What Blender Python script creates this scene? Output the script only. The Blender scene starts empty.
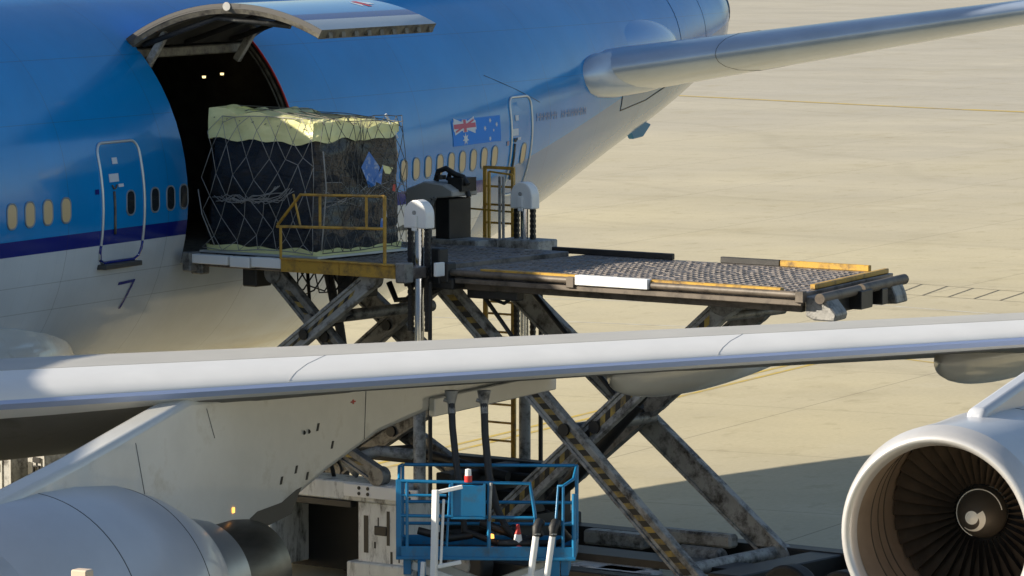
import bpy, bmesh, math, random
from mathutils import Vector, Matrix, noise as mnoise
from math import sin, cos, pi, radians, sqrt, atan2
random.seed(7)
scene = bpy.context.scene
COL = scene.collection
# ------------------------------------------------------------------ materials
def nmat(name, col, rough=.5, metal=0., spec=.5, var=0., vscale=3., dirt=None, dscale=2., damt=.5, bump=0., bscale=20.,
         coat=0., emit=None, estr=1., stretch=(1, 1, 1), rvar=0.):
    m = bpy.data.materials.new(name); m.use_nodes = True
    nt = m.node_tree; N = nt.nodes; L = nt.links
    b = N['Principled BSDF']
    b.inputs['Base Color'].default_value = (*col, 1)
    b.inputs['Roughness'].default_value = rough
    b.inputs['Metallic'].default_value = metal
    b.inputs['Specular IOR Level'].default_value = spec
    b.inputs['Coat Weight'].default_value = coat
    b.inputs['Coat Roughness'].default_value = .04
    if emit:
        b.inputs['Emission Color'].default_value = (*emit, 1); b.inputs['Emission Strength'].default_value = estr
    tc = N.new('ShaderNodeTexCoord'); mp = N.new('ShaderNodeMapping'); mp.inputs['Scale'].default_value = stretch
    L.new(tc.outputs['Object'], mp.inputs['Vector'])
    cur = None
    def noise(sc, det=6., ro=.6):
        n = N.new('ShaderNodeTexNoise'); n.inputs['Scale'].default_value = sc; n.inputs['Detail'].default_value = det
        n.inputs['Roughness'].default_value = ro
        L.new(mp.outputs[0], n.inputs['Vector']); return n
    if var > 0:
        n = noise(vscale); r = N.new('ShaderNodeMapRange'); r.inputs[1].default_value = .3; r.inputs[2].default_value = .7
        r.inputs[3].default_value = 1 - var; r.inputs[4].default_value = 1 + var
        L.new(n.outputs[0], r.inputs[0])
        mx = N.new('ShaderNodeMix'); mx.data_type = 'RGBA'; mx.blend_type = 'MULTIPLY'; mx.inputs[0].default_value = 1
        mx.inputs[6].default_value = (*col, 1); L.new(r.outputs[0], mx.inputs[7]); cur = mx.outputs[2]
    if dirt:
        n = noise(dscale, 9, .7); r = N.new('ShaderNodeMapRange'); r.inputs[1].default_value = .62 - .3 * damt; r.inputs[2].default_value = .75 - .2 * damt
        L.new(n.outputs[0], r.inputs[0])
        mx = N.new('ShaderNodeMix'); mx.data_type = 'RGBA'; L.new(r.outputs[0], mx.inputs[0])
        if cur: L.new(cur, mx.inputs[6])
        else: mx.inputs[6].default_value = (*col, 1)
        mx.inputs[7].default_value = (*dirt, 1); cur = mx.outputs[2]
    if cur: L.new(cur, b.inputs['Base Color'])
    if rvar:
        n = noise(vscale * .7); r = N.new('ShaderNodeMapRange'); r.inputs[1].default_value = .3; r.inputs[2].default_value = .7
        r.inputs[3].default_value = max(0, rough - rvar); r.inputs[4].default_value = rough + rvar
        L.new(n.outputs[0], r.inputs[0]); L.new(r.outputs[0], b.inputs['Roughness'])
    if bump:
        n = noise(bscale, 5); bp = N.new('ShaderNodeBump'); bp.inputs['Strength'].default_value = bump; bp.inputs['Distance'].default_value = .02
        L.new(n.outputs[0], bp.inputs['Height']); L.new(bp.outputs[0], b.inputs['Normal'])
    return m
BLUE = (.0015, .235, .60); NAVY = (.006, .016, .20); WHITE = (.56, .61, .66)
M = dict(
    blue=nmat('blue_paint', BLUE, .16, var=.08, vscale=.6, coat=.6),
    navy=nmat('navy_paint', NAVY, .2, coat=.5),
    white=nmat('white_paint', (.62, .62, .6), .22, coat=.4, var=.06, vscale=1.2),
    nacelle=nmat('nacelle_paint', (.46, .48, .52), .3, var=.05, vscale=1.5, coat=.25),
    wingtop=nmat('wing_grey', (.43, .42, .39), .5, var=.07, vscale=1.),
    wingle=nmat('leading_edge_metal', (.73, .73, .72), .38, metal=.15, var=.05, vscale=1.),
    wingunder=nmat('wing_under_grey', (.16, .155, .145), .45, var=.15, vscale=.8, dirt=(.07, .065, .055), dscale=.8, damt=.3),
    pylon=nmat('pylon_paint', (.60, .60, .57), .2, coat=.4, var=.08, vscale=.9, dirt=(.45, .43, .38), dscale=.9, damt=.3),
    tailmetal=nmat('tail_bare_metal', (.42, .50, .62), .34, metal=.35, var=.1, vscale=.8, coat=.5),
    nose=nmat('blue_reflection', (.36, .44, .66), .5, metal=.1),  # blue reflection along the leading edge painted as base colour
    lip=nmat('lip_metal', (.58, .57, .56), .32, metal=.4, var=.05),
    innercowl=nmat('inlet_liner', (.33, .26, .20), .45, metal=.3, var=.15, vscale=2.),
    fan=nmat('fan_blade', (.10, .08, .062), .5, metal=.5, var=.2, vscale=4),
    spinner=nmat('spinner_grey', (.08, .072, .06), .45, metal=.3),
    swirl=nmat('spinner_white', (.8, .78, .7), .5),
    ring=nmat('fan_nozzle_metal', (.42, .45, .50), .33, metal=.7, var=.07),
    nozzle=nmat('exhaust_metal', (.16, .155, .145), .36, metal=.85, var=.25, vscale=3, stretch=(.5, 2, 2)),
    heat=nmat('heat_shield', (.09, .088, .085), .5, metal=.5),
    silver=nmat('silver_trim', (.62, .66, .68), .3, metal=.5),
    glass=nmat('dark_window', (.02, .025, .03), .07),
    gold_pane=nmat('gold_reflection', (.62, .46, .25), .35),  # the apron's golden reflection painted as pane colour
    wframe=nmat('window_frame', (.22, .27, .32), .4, metal=.3),
    dark=nmat('void_black', (.006, .006, .006), .7, var=.3),
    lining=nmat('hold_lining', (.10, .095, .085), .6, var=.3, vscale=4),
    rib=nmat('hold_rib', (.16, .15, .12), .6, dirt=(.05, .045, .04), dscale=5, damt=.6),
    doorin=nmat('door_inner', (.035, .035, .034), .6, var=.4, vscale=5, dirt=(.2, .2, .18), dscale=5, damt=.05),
    red=nmat('red_paint', (.55, .03, .025), .4),
    steel=nmat('grimy_steel', (.24, .235, .22), .5, metal=.3, dirt=(.025, .024, .023), dscale=4.5, damt=.5, var=.2, bump=.3, bscale=15),
    steel_lt=nmat('worn_grey_paint', (.36, .36, .345), .55, dirt=(.055, .05, .045), dscale=4.0, damt=.55, var=.15, bump=.3, bscale=14),
    dirtywhite=nmat('dirty_white_paint', (.68, .69, .67), .5, dirt=(.05, .045, .04), dscale=1.9, damt=.38, var=.1, stretch=(2.2, 2.2, .7)),
    black=nmat('black_metal', (.02, .019, .018), .5, var=.4),
    rubber=nmat('black_rubber', (.016, .016, .016), .6, bump=.2),
    deck=nmat('deck_steel', (.21, .185, .17), .45, metal=.5, dirt=(.05, .045, .045), dscale=3, damt=.6),
    roller=nmat('roller_steel', (.235, .205, .185), .6, metal=.1, dirt=(.15, .13, .115), dscale=7, damt=.6),
    tube=nmat('brown_tube', (.13, .105, .08), .55, metal=.1, dirt=(.05, .04, .03), dscale=3, damt=.5),
    yellow=nmat('yellow_paint', (.50, .29, .035), .45, dirt=(.14, .085, .03), dscale=3, damt=.5, var=.15),
    hyellow=nmat('hazard_yellow', (.42, .29, .06), .5, dirt=(.10, .08, .05), dscale=3, damt=.75),
    chrome=nmat('chrome', (.75, .78, .82), .12, metal=1.),
    pwhite=nmat('clean_white', (.80, .80, .78), .35),
    wrap=nmat('black_wrap', (.013, .014, .017), .2, coat=.45, var=.3, bump=1., bscale=7, stretch=(.6, .6, 3.5)),
    wrap2=nmat('grey_wrap', (.040, .042, .047), .25, coat=.45, var=.35, vscale=5, bump=1., bscale=9, stretch=(.8, .8, 4), dirt=None),
    ysheet=nmat('yellow_sheet', (.78, .76, .36), .4, var=.1, vscale=2.5, bump=.5, bscale=4),
    net=nmat('net_rope', (.30, .29, .27), .7),
    netd=nmat('net_rope_dark', (.12, .115, .10), .7),
    bluelabel=nmat('blue_label', (.03, .16, .5), .5, dirt=(.5, .55, .6), dscale=12, damt=.35),
    orange=nmat('orange_paint', (.8, .2, .03), .5),
    liftblue=nmat('lift_blue', (.008, .17, .36), .38, var=.15, dirt=(.04, .12, .2), dscale=4, damt=.3),
    liftfloor=nmat('lift_floor', (.035, .04, .045), .6, var=.3),
    beige=nmat('beige_plastic', (.62, .50, .38), .5),
    flagblue=nmat('flag_blue', (.003, .22, .75), .5, spec=.2),
    flagwhite=nmat('flag_white', (.62, .68, .75), .5, spec=.2),
    flagred=nmat('flag_red', (.55, .12, .18), .5, spec=.2),
    faintred=nmat('faint_red', (.16, .24, .42), .4),
    teal=nmat('antenna_blue', (.005, .16, .36), .4),
    amber=nmat('amber_lamp', (.8, .4, .1), .4, emit=(1, .42, .08), estr=1.3),
    warm=nmat('hold_lamp', (.8, .6, .3), .4, emit=(1, .75, .35), estr=1.2),
    markyellow=nmat('marking_yellow', (.50, .36, .07), .8, dirt=(.36, .30, .18), dscale=1.2, damt=.5),
    markwhite=nmat('marking_white', (.55, .54, .48), .8, dirt=(.40, .36, .28), dscale=1.5, damt=.6),
    markdark=nmat('marking_dark', (.16, .14, .10), .9, dirt=(.3, .27, .2), dscale=2, damt=.4),
)
def fuselage_material():
    m = bpy.data.materials.new('fuselage_livery'); m.use_nodes = True
    nt = m.node_tree; N = nt.nodes; L = nt.links; b = N['Principled BSDF']
    tc = N.new('ShaderNodeTexCoord'); sp = N.new('ShaderNodeSeparateXYZ'); L.new(tc.outputs['Object'], sp.inputs[0])
    def math(op, a, bb=None, c=None):
        n = N.new('ShaderNodeMath'); n.operation = op
        for i, vv in enumerate((a, bb, c)):
            if vv is None: continue
            if isinstance(vv, (int, float)): n.inputs[i].default_value = vv
            else: L.new(vv, n.inputs[i])
        return n.outputs[0]
    x = sp.outputs['X']; z = sp.outputs['Z']
    rise = math('MULTIPLY', math('MAXIMUM', math('SUBTRACT', x, 13.9), 0.), .16)  # colour edge climbs aft, following the painted ground reflection
    zz = math('SUBTRACT', z, rise)
    isblue = math('GREATER_THAN', zz, 5.80)
    isnavy = math('GREATER_THAN', zz, 5.56)
    n = N.new('ShaderNodeTexNoise'); n.inputs['Scale'].default_value = .7; n.inputs['Detail'].default_value = 5; L.new(tc.outputs['Object'], n.inputs['Vector'])
    mr = N.new('ShaderNodeMapRange'); mr.inputs[1].default_value = .3; mr.inputs[2].default_value = .7; mr.inputs[3].default_value = .9; mr.inputs[4].default_value = 1.08
    L.new(n.outputs[0], mr.inputs[0])
    def mix(f, a, c, mode='MIX'):
        k = N.new('ShaderNodeMix'); k.data_type = 'RGBA'; k.blend_type = mode
        if isinstance(f, float): k.inputs[0].default_value = f
        else: L.new(f, k.inputs[0])
        for i, vv in ((6, a), (7, c)):
            if isinstance(vv, tuple): k.inputs[i].default_value = (*vv, 1)
            else: L.new(vv, k.inputs[i])
        return k.outputs[2]
    aft_refl = math('GREATER_THAN', x, 13.9)  # aft lower skin: ground reflection over blue painted in as grey-blue
    c = mix(aft_refl, WHITE, (.10, .215, .40)); c = mix(math('MULTIPLY', isnavy, math('LESS_THAN', x, 13.9)), c, NAVY); c = mix(isblue, c, BLUE)
    # thin skin joints every few metres
    fr = math('FRACT', math('MULTIPLY', x, 1 / 3.05))
    seam = math('LESS_THAN', math('ABSOLUTE', math('SUBTRACT', fr, .5)), .0022)
    c = mix(mr.outputs[0], c, c) if False else c
    c = mix(math('MULTIPLY', seam, .42), c, (.03, .03, .04))
    for zz_ in (4.62, 5.06, 7.55, 8.5):
        sz = math('LESS_THAN', math('ABSOLUTE', math('SUBTRACT', z, zz_)), .006)
        c = mix(math('MULTIPLY', sz, .32), c, (.03, .03, .04))
    sv = math('LESS_THAN', math('ABSOLUTE', math('SUBTRACT', math('FRACT', math('MULTIPLY', x, 1.0 / .508)), .5)), .012)
    c = mix(math('MULTIPLY', sv, .07), c, (.03, .03, .04))
    # brown streaks, stronger towards the bottom
    mp = N.new('ShaderNodeMapping'); mp.inputs['Scale'].default_value = (.25, 1, 1.6); L.new(tc.outputs['Object'], mp.inputs[0])
    n2 = N.new('ShaderNodeTexNoise'); n2.inputs['Scale'].default_value = 1.3; n2.inputs['Detail'].default_value = 7; L.new(mp.outputs[0], n2.inputs['Vector'])
    st = N.new('ShaderNodeMapRange'); st.inputs[1].default_value = .5; st.inputs[2].default_value = .72; L.new(n2.outputs[0], st.inputs[0])
    low = N.new('ShaderNodeMapRange'); low.inputs[1].default_value = 4.2; low.inputs[2].default_value = 3.0; L.new(z, low.inputs[0])
    c = mix(math('MULTIPLY', math('MULTIPLY', st.outputs[0], low.outputs[0]), .55), c, (.30, .22, .12))
    k = N.new('ShaderNodeMix'); k.data_type = 'RGBA'; k.blend_type = 'MULTIPLY'; k.inputs[0].default_value = 1
    L.new(c, k.inputs[6]); L.new(mr.outputs[0], k.inputs[7])
    L.new(k.outputs[2], b.inputs['Base Color'])
    b.inputs['Roughness'].default_value = .16; b.inputs['Specular IOR Level'].default_value = .36; b.inputs['Coat Weight'].default_value = .15; b.inputs['Coat Roughness'].default_value = .05
    # faint waviness of the skin panels
    n3 = N.new('ShaderNodeTexNoise'); n3.inputs['Scale'].default_value = 1.6; n3.inputs['Detail'].default_value = 2; L.new(tc.outputs['Object'], n3.inputs['Vector'])
    bp = N.new('ShaderNodeBump'); bp.inputs['Strength'].default_value = .12; bp.inputs['Distance'].default_value = .05
    L.new(n3.outputs[0], bp.inputs['Height']); L.new(bp.outputs[0], b.inputs['Normal']); L.new(bp.outputs[0], b.inputs['Coat Normal'])
    return m
M['fus'] = fuselage_material()
for k in ('wrap', 'wrap2'):
    for n_ in M[k].node_tree.nodes:
        if n_.type == 'BUMP': n_.inputs['Distance'].default_value = .12

# ------------------------------------------------------------------ mesh helpers
ORG = {}
SPLIT = {'guide_tube', 'valve_block', 'end_bracket', 'bumper', 'door_edge', 'end_roller', 'latch', 'placard', 'bolt', 'hydraulic_ram', 'arm_bracket', 'cover_bolt', 'pipework', 'gate_rail', 'drain_slot', 'guide_chain', 'console_strut', 'door_mark', 'hydraulic_line', 'scissor_stage', 'hose_stand', 'hold_conduit', 'door_frame', 'container_marking', 'chassis_deck', 'valve_gear', 'panel_seam', 'hose_nozzle', 'door_seal', 'panel_frame', 'cone_body', 'lift_base', 'side_post', 'faint_lettering'}
class MB:
    tilt = 0.
    def __init__(s): s.v = []; s.f = []; s.mi = []; s.cm = 0
    def add(s, vs, fs):
        o = len(s.v); s.v += [tuple(p) for p in vs]
        for f in fs: s.f.append([i + o for i in f]); s.mi.append(s.cm)
        return s
    def hexa(s, p):   # 8 points: bottom 4 then top 4
        return s.add(p, [(3, 2, 1, 0), (4, 5, 6, 7), (0, 1, 5, 4), (1, 2, 6, 5), (2, 3, 7, 6), (3, 0, 4, 7)])
    def box(s, x0, x1, y0, y1, z0, z1, T=None):
        p = [(x0, y0, z0), (x1, y0, z0), (x1, y1, z0), (x0, y1, z0), (x0, y0, z1), (x1, y0, z1), (x1, y1, z1), (x0, y1, z1)]
        if T: p = [T(*q) for q in p]
        return s.hexa(p)
    def beam(s, a, b, w, h, up=(0, 0, 1)):
        a = Vector(a); b = Vector(b); d = (b - a).normalized(); up = Vector(up)
        x = d.cross(up)
        if x.length < 1e-4: x = d.cross(Vector((1, 0, 0)))
        x.normalize(); z = x.cross(d).normalized()
        x *= w / 2; z *= h / 2
        return s.hexa([a - x - z, a + x - z, b + x - z, b - x - z, a - x + z, a + x + z, b + x + z, b - x + z])
    def tube(s, pts, r, n=8, caps=True):
        pts = [Vector(p) for p in pts]; rs = r if isinstance(r, (list, tuple)) else [r] * len(pts)
        rings = []; x = None
        for i, p in enumerate(pts):
            if i == 0: d = pts[1] - p
            elif i == len(pts) - 1: d = p - pts[i - 1]
            else: d = (pts[i + 1] - p).normalized() + (p - pts[i - 1]).normalized()
            if d.length < 1e-9: d = Vector((0, 0, 1))
            d.normalize()
            if x is None:
                x = d.cross(Vector((0, 0, 1)));
                if x.length < 1e-3: x = d.cross(Vector((1, 0, 0)))
            else: x = x - d * x.dot(d)
            x.normalize(); y = d.cross(x)
            rings.append([p + (x * cos(2 * pi * k / n) + y * sin(2 * pi * k / n)) * rs[i] for k in range(n)])
        vs = [q for rg in rings for q in rg]; fs = []
        for i in range(len(pts) - 1):
            for k in range(n):
                k2 = (k + 1) % n; fs.append((i * n + k, i * n + k2, (i + 1) * n + k2, (i + 1) * n + k))
        if caps: fs.append(tuple(range(n))[::-1]); fs.append(tuple((len(pts) - 1) * n + k for k in range(n)))
        return s.add(vs, fs)
    def lathe(s, prof, c, n=64, axis='x', a0=0., a1=2 * pi, ry=1., rz=1.):
        full = abs(a1 - a0 - 2 * pi) < 1e-6; m = n if full else n + 1; vs = []
        for (h, r) in prof:
            for k in range(m):
                t = a0 + (a1 - a0) * k / n
                if axis == 'x': vs.append((c[0] + h, c[1] + r * ry * cos(t), c[2] + r * rz * sin(t) + h * s.tilt))
                else: vs.append((c[0] + r * cos(t), c[1] + r * sin(t), c[2] + h))
        fs = []
        for i in range(len(prof) - 1):
            for k in range(n):
                k2 = (k + 1) % m if full else k + 1
                fs.append((i * m + k, i * m + k2, (i + 1) * m + k2, (i + 1) * m + k))
        return s.add(vs, fs)
    def prism(s, poly, fn, t0, t1):
        n = len(poly); vs = [fn(p[0], t0, p[1]) for p in poly] + [fn(p[0], t1, p[1]) for p in poly]
        fs = [tuple(range(n)), tuple(range(n, 2 * n))[::-1]] + [(i, i + n, (i + 1) % n + n, (i + 1) % n) for i in range(n)]
        return s.add(vs, fs)
    def pieces(s):
        p = list(range(len(s.v)))
        def find(i):
            while p[i] != i: p[i] = p[p[i]]; i = p[i]
            return i
        for f in s.f:
            for i in f[1:]: p[find(i)] = find(f[0])
        G = {}
        for f, mi in zip(s.f, s.mi): G.setdefault(find(f[0]), []).append((f, mi))
        out = []
        for L_ in G.values():
            m = MB(); ix = {}
            for f, mi in L_:
                g_ = []
                for i in f:
                    if i not in ix: ix[i] = len(m.v); m.v.append(s.v[i])
                    g_.append(ix[i])
                m.f.append(g_); m.mi.append(mi)
            out.append(m)
        return out
    def build(s, name, mat, parent=None, **k):
        if name in SPLIT:
            r = None
            for m in s.pieces():
                o = m._build(name, mat, parent, **k); r = r or o
            return r
        return s._build(name, mat, parent, **k)
    def _build(s, name, mat, parent=None, smooth=False, bevel=0., ang=None, seg=1, fix=True):
        o3 = ORG.get(parent.name if parent else None, Vector((0, 0, 0)))
        me = bpy.data.meshes.new(name)
        me.from_pydata([(p[0] - o3[0], p[1] - o3[1], p[2] - o3[2]) for p in s.v], [], s.f)
        mats = mat if isinstance(mat, (list, tuple)) else [mat]
        for mm in mats: me.materials.append(mm)
        for p, i in zip(me.polygons, s.mi): p.material_index = i
        if fix:
            bm = bmesh.new(); bm.from_mesh(me); bmesh.ops.recalc_face_normals(bm, faces=bm.faces); bm.to_mesh(me); bm.free()
        if smooth:
            for p in me.polygons: p.use_smooth = True
            if ang: me.set_sharp_from_angle(angle=radians(ang))
        o = bpy.data.objects.new(name, me); COL.objects.link(o)
        if parent: o.parent = parent; ORG[o.name] = o3
        if bevel:
            md = o.modifiers.new('bevel', 'BEVEL'); md.width = bevel; md.segments = seg; md.limit_method = 'ANGLE'; md.angle_limit = radians(40)
        return o
def thing(name, loc, label, cat, group=None):
    o = bpy.data.objects.new(name, None); COL.objects.link(o); o.location = loc; o.empty_display_size = .3
    ORG[o.name] = Vector(loc); o['label'] = label; o['category'] = cat
    if group: o['group'] = group
    return o
def single(mb, name, mat, loc, label, cat, **k):
    e = bpy.data.objects.new('tmp', None); ORG['tmp_' + name] = Vector(loc)
    o = mb.build(name, mat, None, **k)
    for vv in o.data.vertices: vv.co -= Vector(loc)
    bpy.data.objects.remove(e)
    o.location = loc; o['label'] = label; o['category'] = cat; return o
def struct(mb, name, mat, **k):
    o = mb.build(name, mat, **k); o['kind'] = 'structure'; return o

# ------------------------------------------------------------------ ground and markings (x = aft along the aircraft, -y = its port side)
def ground_material():
    m = bpy.data.materials.new('concrete_apron'); m.use_nodes = True
    nt = m.node_tree; N = nt.nodes; L = nt.links; b = N['Principled BSDF']
    tc = N.new('ShaderNodeTexCoord')
    def noise(sc, st=(1, 1, 1), det=6, rot=0.):
        mp = N.new('ShaderNodeMapping'); mp.inputs['Scale'].default_value = st; mp.inputs['Rotation'].default_value = (0, 0, rot); L.new(tc.outputs['Object'], mp.inputs[0])
        n = N.new('ShaderNodeTexNoise'); n.inputs['Scale'].default_value = sc; n.inputs['Detail'].default_value = det; n.inputs['Roughness'].default_value = .62
        L.new(mp.outputs[0], n.inputs['Vector']); return n.outputs[0]
    def rng(s, a, b2, c, d):
        r = N.new('ShaderNodeMapRange'); r.inputs[1].default_value = a; r.inputs[2].default_value = b2; r.inputs[3].default_value = c; r.inputs[4].default_value = d
        L.new(s, r.inputs[0]); return r.outputs[0]
    def mix(f, a, c, mode='MIX'):
        k = N.new('ShaderNodeMix'); k.data_type = 'RGBA'; k.blend_type = mode
        if isinstance(f, float): k.inputs[0].default_value = f
        else: L.new(f, k.inputs[0])
        for i, vv in ((6, a), (7, c)):
            if isinstance(vv, tuple): k.inputs[i].default_value = (*vv, 1)
            else: L.new(vv, k.inputs[i])
        return k.outputs[2]
    base = mix(rng(noise(.035, (1, 1.6, 1), 5), .35, .65, 0, 1), (.52, .455, .285), (.45, .40, .28))
    sx = N.new('ShaderNodeSeparateXYZ'); L.new(tc.outputs['Object'], sx.inputs[0])
    base = mix(rng(sx.outputs['X'], 50, 170, 0, .75), base, (.38, .36, .315))  # far concrete greyed, haze put into the colour
    base = mix(1., base, rng(noise(.12, (1., .6, 1), 7, .5), .3, .7, .88, 1.08), 'MULTIPLY')
    base = mix(1., base, rng(noise(9., (1, 1, 1), 8), .3, .7, .93, 1.07), 'MULTIPLY')
    base = mix(rng(noise(.3, (.8, 1.3, 1), 8, .9), .54, .74, 0, .38), base, (.30, .25, .14))
    base = mix(rng(noise(.35, (1.1, .7, 1), 8, -.4), .58, .74, 0, .28), base, (.52, .47, .35))
    # darker scuffs, tyre rubber and old patch repairs
    base = mix(rng(noise(1.1, (.9, 1.4, 1), 10, .3), .57, .66, 0, .30), base, (.27, .225, .13))
    base = mix(rng(noise(.16, (1, 1, 1), 9, 1.2), .60, .64, 0, .16), base, (.58, .53, .40))
    wv = N.new('ShaderNodeTexWave'); wv.inputs['Scale'].default_value = .02; wv.inputs['Distortion'].default_value = 14.; wv.inputs['Detail'].default_value = 3.; wv.inputs['Detail Scale'].default_value = .6
    mw = N.new('ShaderNodeMapping'); mw.inputs['Rotation'].default_value = (0, 0, .5); L.new(tc.outputs['Object'], mw.inputs[0]); L.new(mw.outputs[0], wv.inputs['Vector'])
    base = mix(rng(wv.outputs['Fac'], .985, 1., 0, .12), base, (.22, .19, .13))
    # slab joints
    br = N.new('ShaderNodeTexBrick'); br.offset = 0.; br.inputs['Scale'].default_value = 1.; br.inputs['Mortar Size'].default_value = .02
    br.inputs['Brick Width'].default_value = 7.6; br.inputs['Row Height'].default_value = 7.6; br.inputs['Mortar Smooth'].default_value = .3
    mp = N.new('ShaderNodeMapping'); mp.inputs['Location'].default_value = (2, 3.1, 0); L.new(tc.outputs['Object'], mp.inputs[0]); L.new(mp.outputs[0], br.inputs['Vector'])
    fac = N.new('ShaderNodeMath'); fac.operation = 'MULTIPLY'; fac.inputs[1].default_value = .65; L.new(br.outputs['Fac'], fac.inputs[0])
    base = mix(fac.outputs[0], base, (.16, .135, .095))
    L.new(base, b.inputs['Base Color']); b.inputs['Roughness'].default_value = .85
    return m
g = MB(); g.add([(-1500, -1500, 0), (3500, -1500, 0), (3500, 3000, 0), (-1500, 3000, 0)], [(0, 1, 2, 3)])
struct(g, 'apron_ground', ground_material())
def line_pts(mb, pts, w, z=.004):
    pts = [Vector((p[0], p[1])) for p in pts]; L_ = []; R_ = []
    for i, p in enumerate(pts):
        d = (pts[min(i + 1, len(pts) - 1)] - pts[max(i - 1, 0)]).normalized(); n = Vector((-d.y, d.x)) * w / 2
        L_.append((p.x + n.x, p.y + n.y, z)); R_.append((p.x - n.x, p.y - n.y, z))
    n = len(pts); mb.add(L_ + R_, [(i, i + 1, i + 1 + n, i + n) for i in range(n - 1)])
mk = MB(); line_pts(mk, [(-80, .62), (39.6, .62)], .13); line_pts(mk, [(-80, .18), (39.6, .18)], .13)
line_pts(mk, [(39.5, .62), (39.3, -1.0), (38.2, -3.0), (36.4, -6.), (32, -12), (20, -26)], .14, .008)
struct(mk, 'taxi_line', M['markyellow'], fix=False)
mk = MB(); line_pts(mk, [(170, 76), (156.4, 43.3), (154.6, 37.5), (140, -10)], .55); struct(mk, 'taxi_line', M['markyellow'], fix=False)
mk = MB(); line_pts(mk, [(170, 77.2), (156.4, 44.4), (154.6, 38.8), (140, -8.7)], .3); struct(mk, 'slab_seam', M['markdark'], fix=False)
mk = MB(); line_pts(mk, [(155.6, 41.), (154.6, 37.5), (140, -10)], .9, .012); struct(mk, 'taxi_line', M['markyellow'], fix=False)
mk = MB(); line_pts(mk, [(60.5, 12), (59, 7), (57.6, 2.4), (56.2, -2)], .06); line_pts(mk, [(57, 11), (55.5, 5.5), (54.6, 1.3), (53.5, -3)], .06)
for i in range(9):
    t = -.45 + i * .21; line_pts(mk, [(55.45 - .8 * t, 5.2 - 3.9 * t), (58.8 - 1.2 * (t + .2), 6.5 - 4.15 * (t + .2))], .05, .008)
struct(mk, 'stand_marking', M['markdark'], fix=False)
mk = MB(); line_pts(mk, [(53.4, 9), (51.6, 3), (50.3, -2), (49.3, -6)], .13)
line_pts(mk, [(43.6, 14), (44.1, 9.5), (44.3, 5)], .12); line_pts(mk, [(49, 16), (50, 12.5), (50.4, 8.5)], .12)
struct(mk, 'stand_marking', M['markwhite'], fix=False)

# ------------------------------------------------------------------ AIRLINER
AIR = thing('airliner', (0, 0, 0), 'blue and white jumbo jet with its side cargo door open and wing across the foreground', 'aircraft')
PROF = [(-44, 5.2, 6.8, .6), (-43, 4.4, 7.9, 1.5), (-41, 3.6, 9.2, 2.4), (-38, 3.0, 10.6, 3.0), (-34, 2.7, 10.9, 3.25), (-29, 2.7, 10.6, 3.25), (-25, 2.7, 9.6, 3.25), (7, 2.7, 9.6, 3.25), (9, 2.78, 9.6, 3.22),
        (11, 2.98, 9.6, 3.15), (13.2, 3.32, 9.6, 3.03), (15.5, 3.75, 9.6, 2.87), (17.8, 4.25, 9.6, 2.64), (20, 4.75, 9.6, 2.36), (23, 5.48, 9.57, 1.95), (25.8, 6.15, 9.5, 1.58),
        (28, 6.72, 9.4, 1.2), (29.2, 7.15, 9.3, .98), (29.8, 7.45, 9.2, .80), (30.25, 7.85, 9.12, .62)]
def prof(s):
    P = PROF
    if s <= P[0][0]: return P[0][1:]
    for i in range(len(P) - 1):
        if s <= P[i + 1][0]:
            t = (s - P[i][0]) / (P[i + 1][0] - P[i][0])
            def hh(k):
                p0 = P[max(i - 1, 0)]; p1 = P[i]; p2 = P[i + 1]; p3 = P[min(i + 2, len(P) - 1)]
                m1 = (p2[k] - p0[k]) / (p2[0] - p0[0]) * (p2[0] - p1[0]); m2 = (p3[k] - p1[k]) / (p3[0] - p1[0]) * (p2[0] - p1[0])
                if p0[k] == p1[k] or p1[k] == p2[k]: m1 = 0
                if p2[k] == p3[k] or p1[k] == p2[k]: m2 = 0
                return (2 * t**3 - 3 * t**2 + 1) * p1[k] + (t**3 - 2 * t**2 + t) * m1 + (-2 * t**3 + 3 * t**2) * p2[k] + (t**3 - t**2) * m2
            return hh(1), hh(2), hh(3)
    return P[-1][1:]
def fpt(s, phi, off=0.):
    zb, zt, w = prof(s); zc = (zb + zt) / 2; rz = (zt - zb) / 2
    return (s, -(w + off) * cos(phi), zc + (rz + off) * sin(phi))
def spt(s, z, off=0.):      # point of the port skin at station s and height z
    zb, zt, w = prof(s); zc = (zb + zt) / 2; rz = (zt - zb) / 2
    q = max(-1, min(1, (z - zc) / rz)); ph = math.asin(q)
    n = Vector((0, -cos(ph) / w, sin(ph) / rz)).normalized()
    return (s, -w * cos(ph) + n.y * off, z + n.z * off)
DS0, DS1 = 2.14, 6.0; PH0, PH1 = math.asin(-.97 / 3.45), radians(48)
ss = [-44, -43.6, -43, -42.2, -41, -39.5, -38, -36, -33, -30, -27, -24, -21, -18, -15, -12, -9, -6, -4, -2, 0, DS0, 3.1, 4.1, 5.1, DS1, 7, 8, 9, 10, 11, 12, 13, 14, 15, 16, 17, 18, 19, 20, 21, 22, 23, 24, 25, 26, 27, 28, 29, 29.2, 29.6, 30.0, 30.25]
nd = 12; angs = [PH0 + (PH1 - PH0) * k / nd for k in range(nd)] + [PH1 + (2 * pi - (PH1 - PH0)) * k / 60 for k in range(60)]
def tube_skin(mb, ss, off, skip=True):
    na = len(angs); vs = [fpt(s, a, off) for s in ss for a in angs]; fs = []
    for i in range(len(ss) - 1):
        for k in range(na):
            if skip and k < nd and ss[i] >= DS0 - 1e-6 and ss[i + 1] <= DS1 + 1e-6: continue
            k2 = (k + 1) % na; fs.append((i * na + k, i * na + k2, (i + 1) * na + k2, (i + 1) * na + k))
    mb.add(vs, fs); return na
mb = MB(); na = tube_skin(mb, ss, 0)
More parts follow.
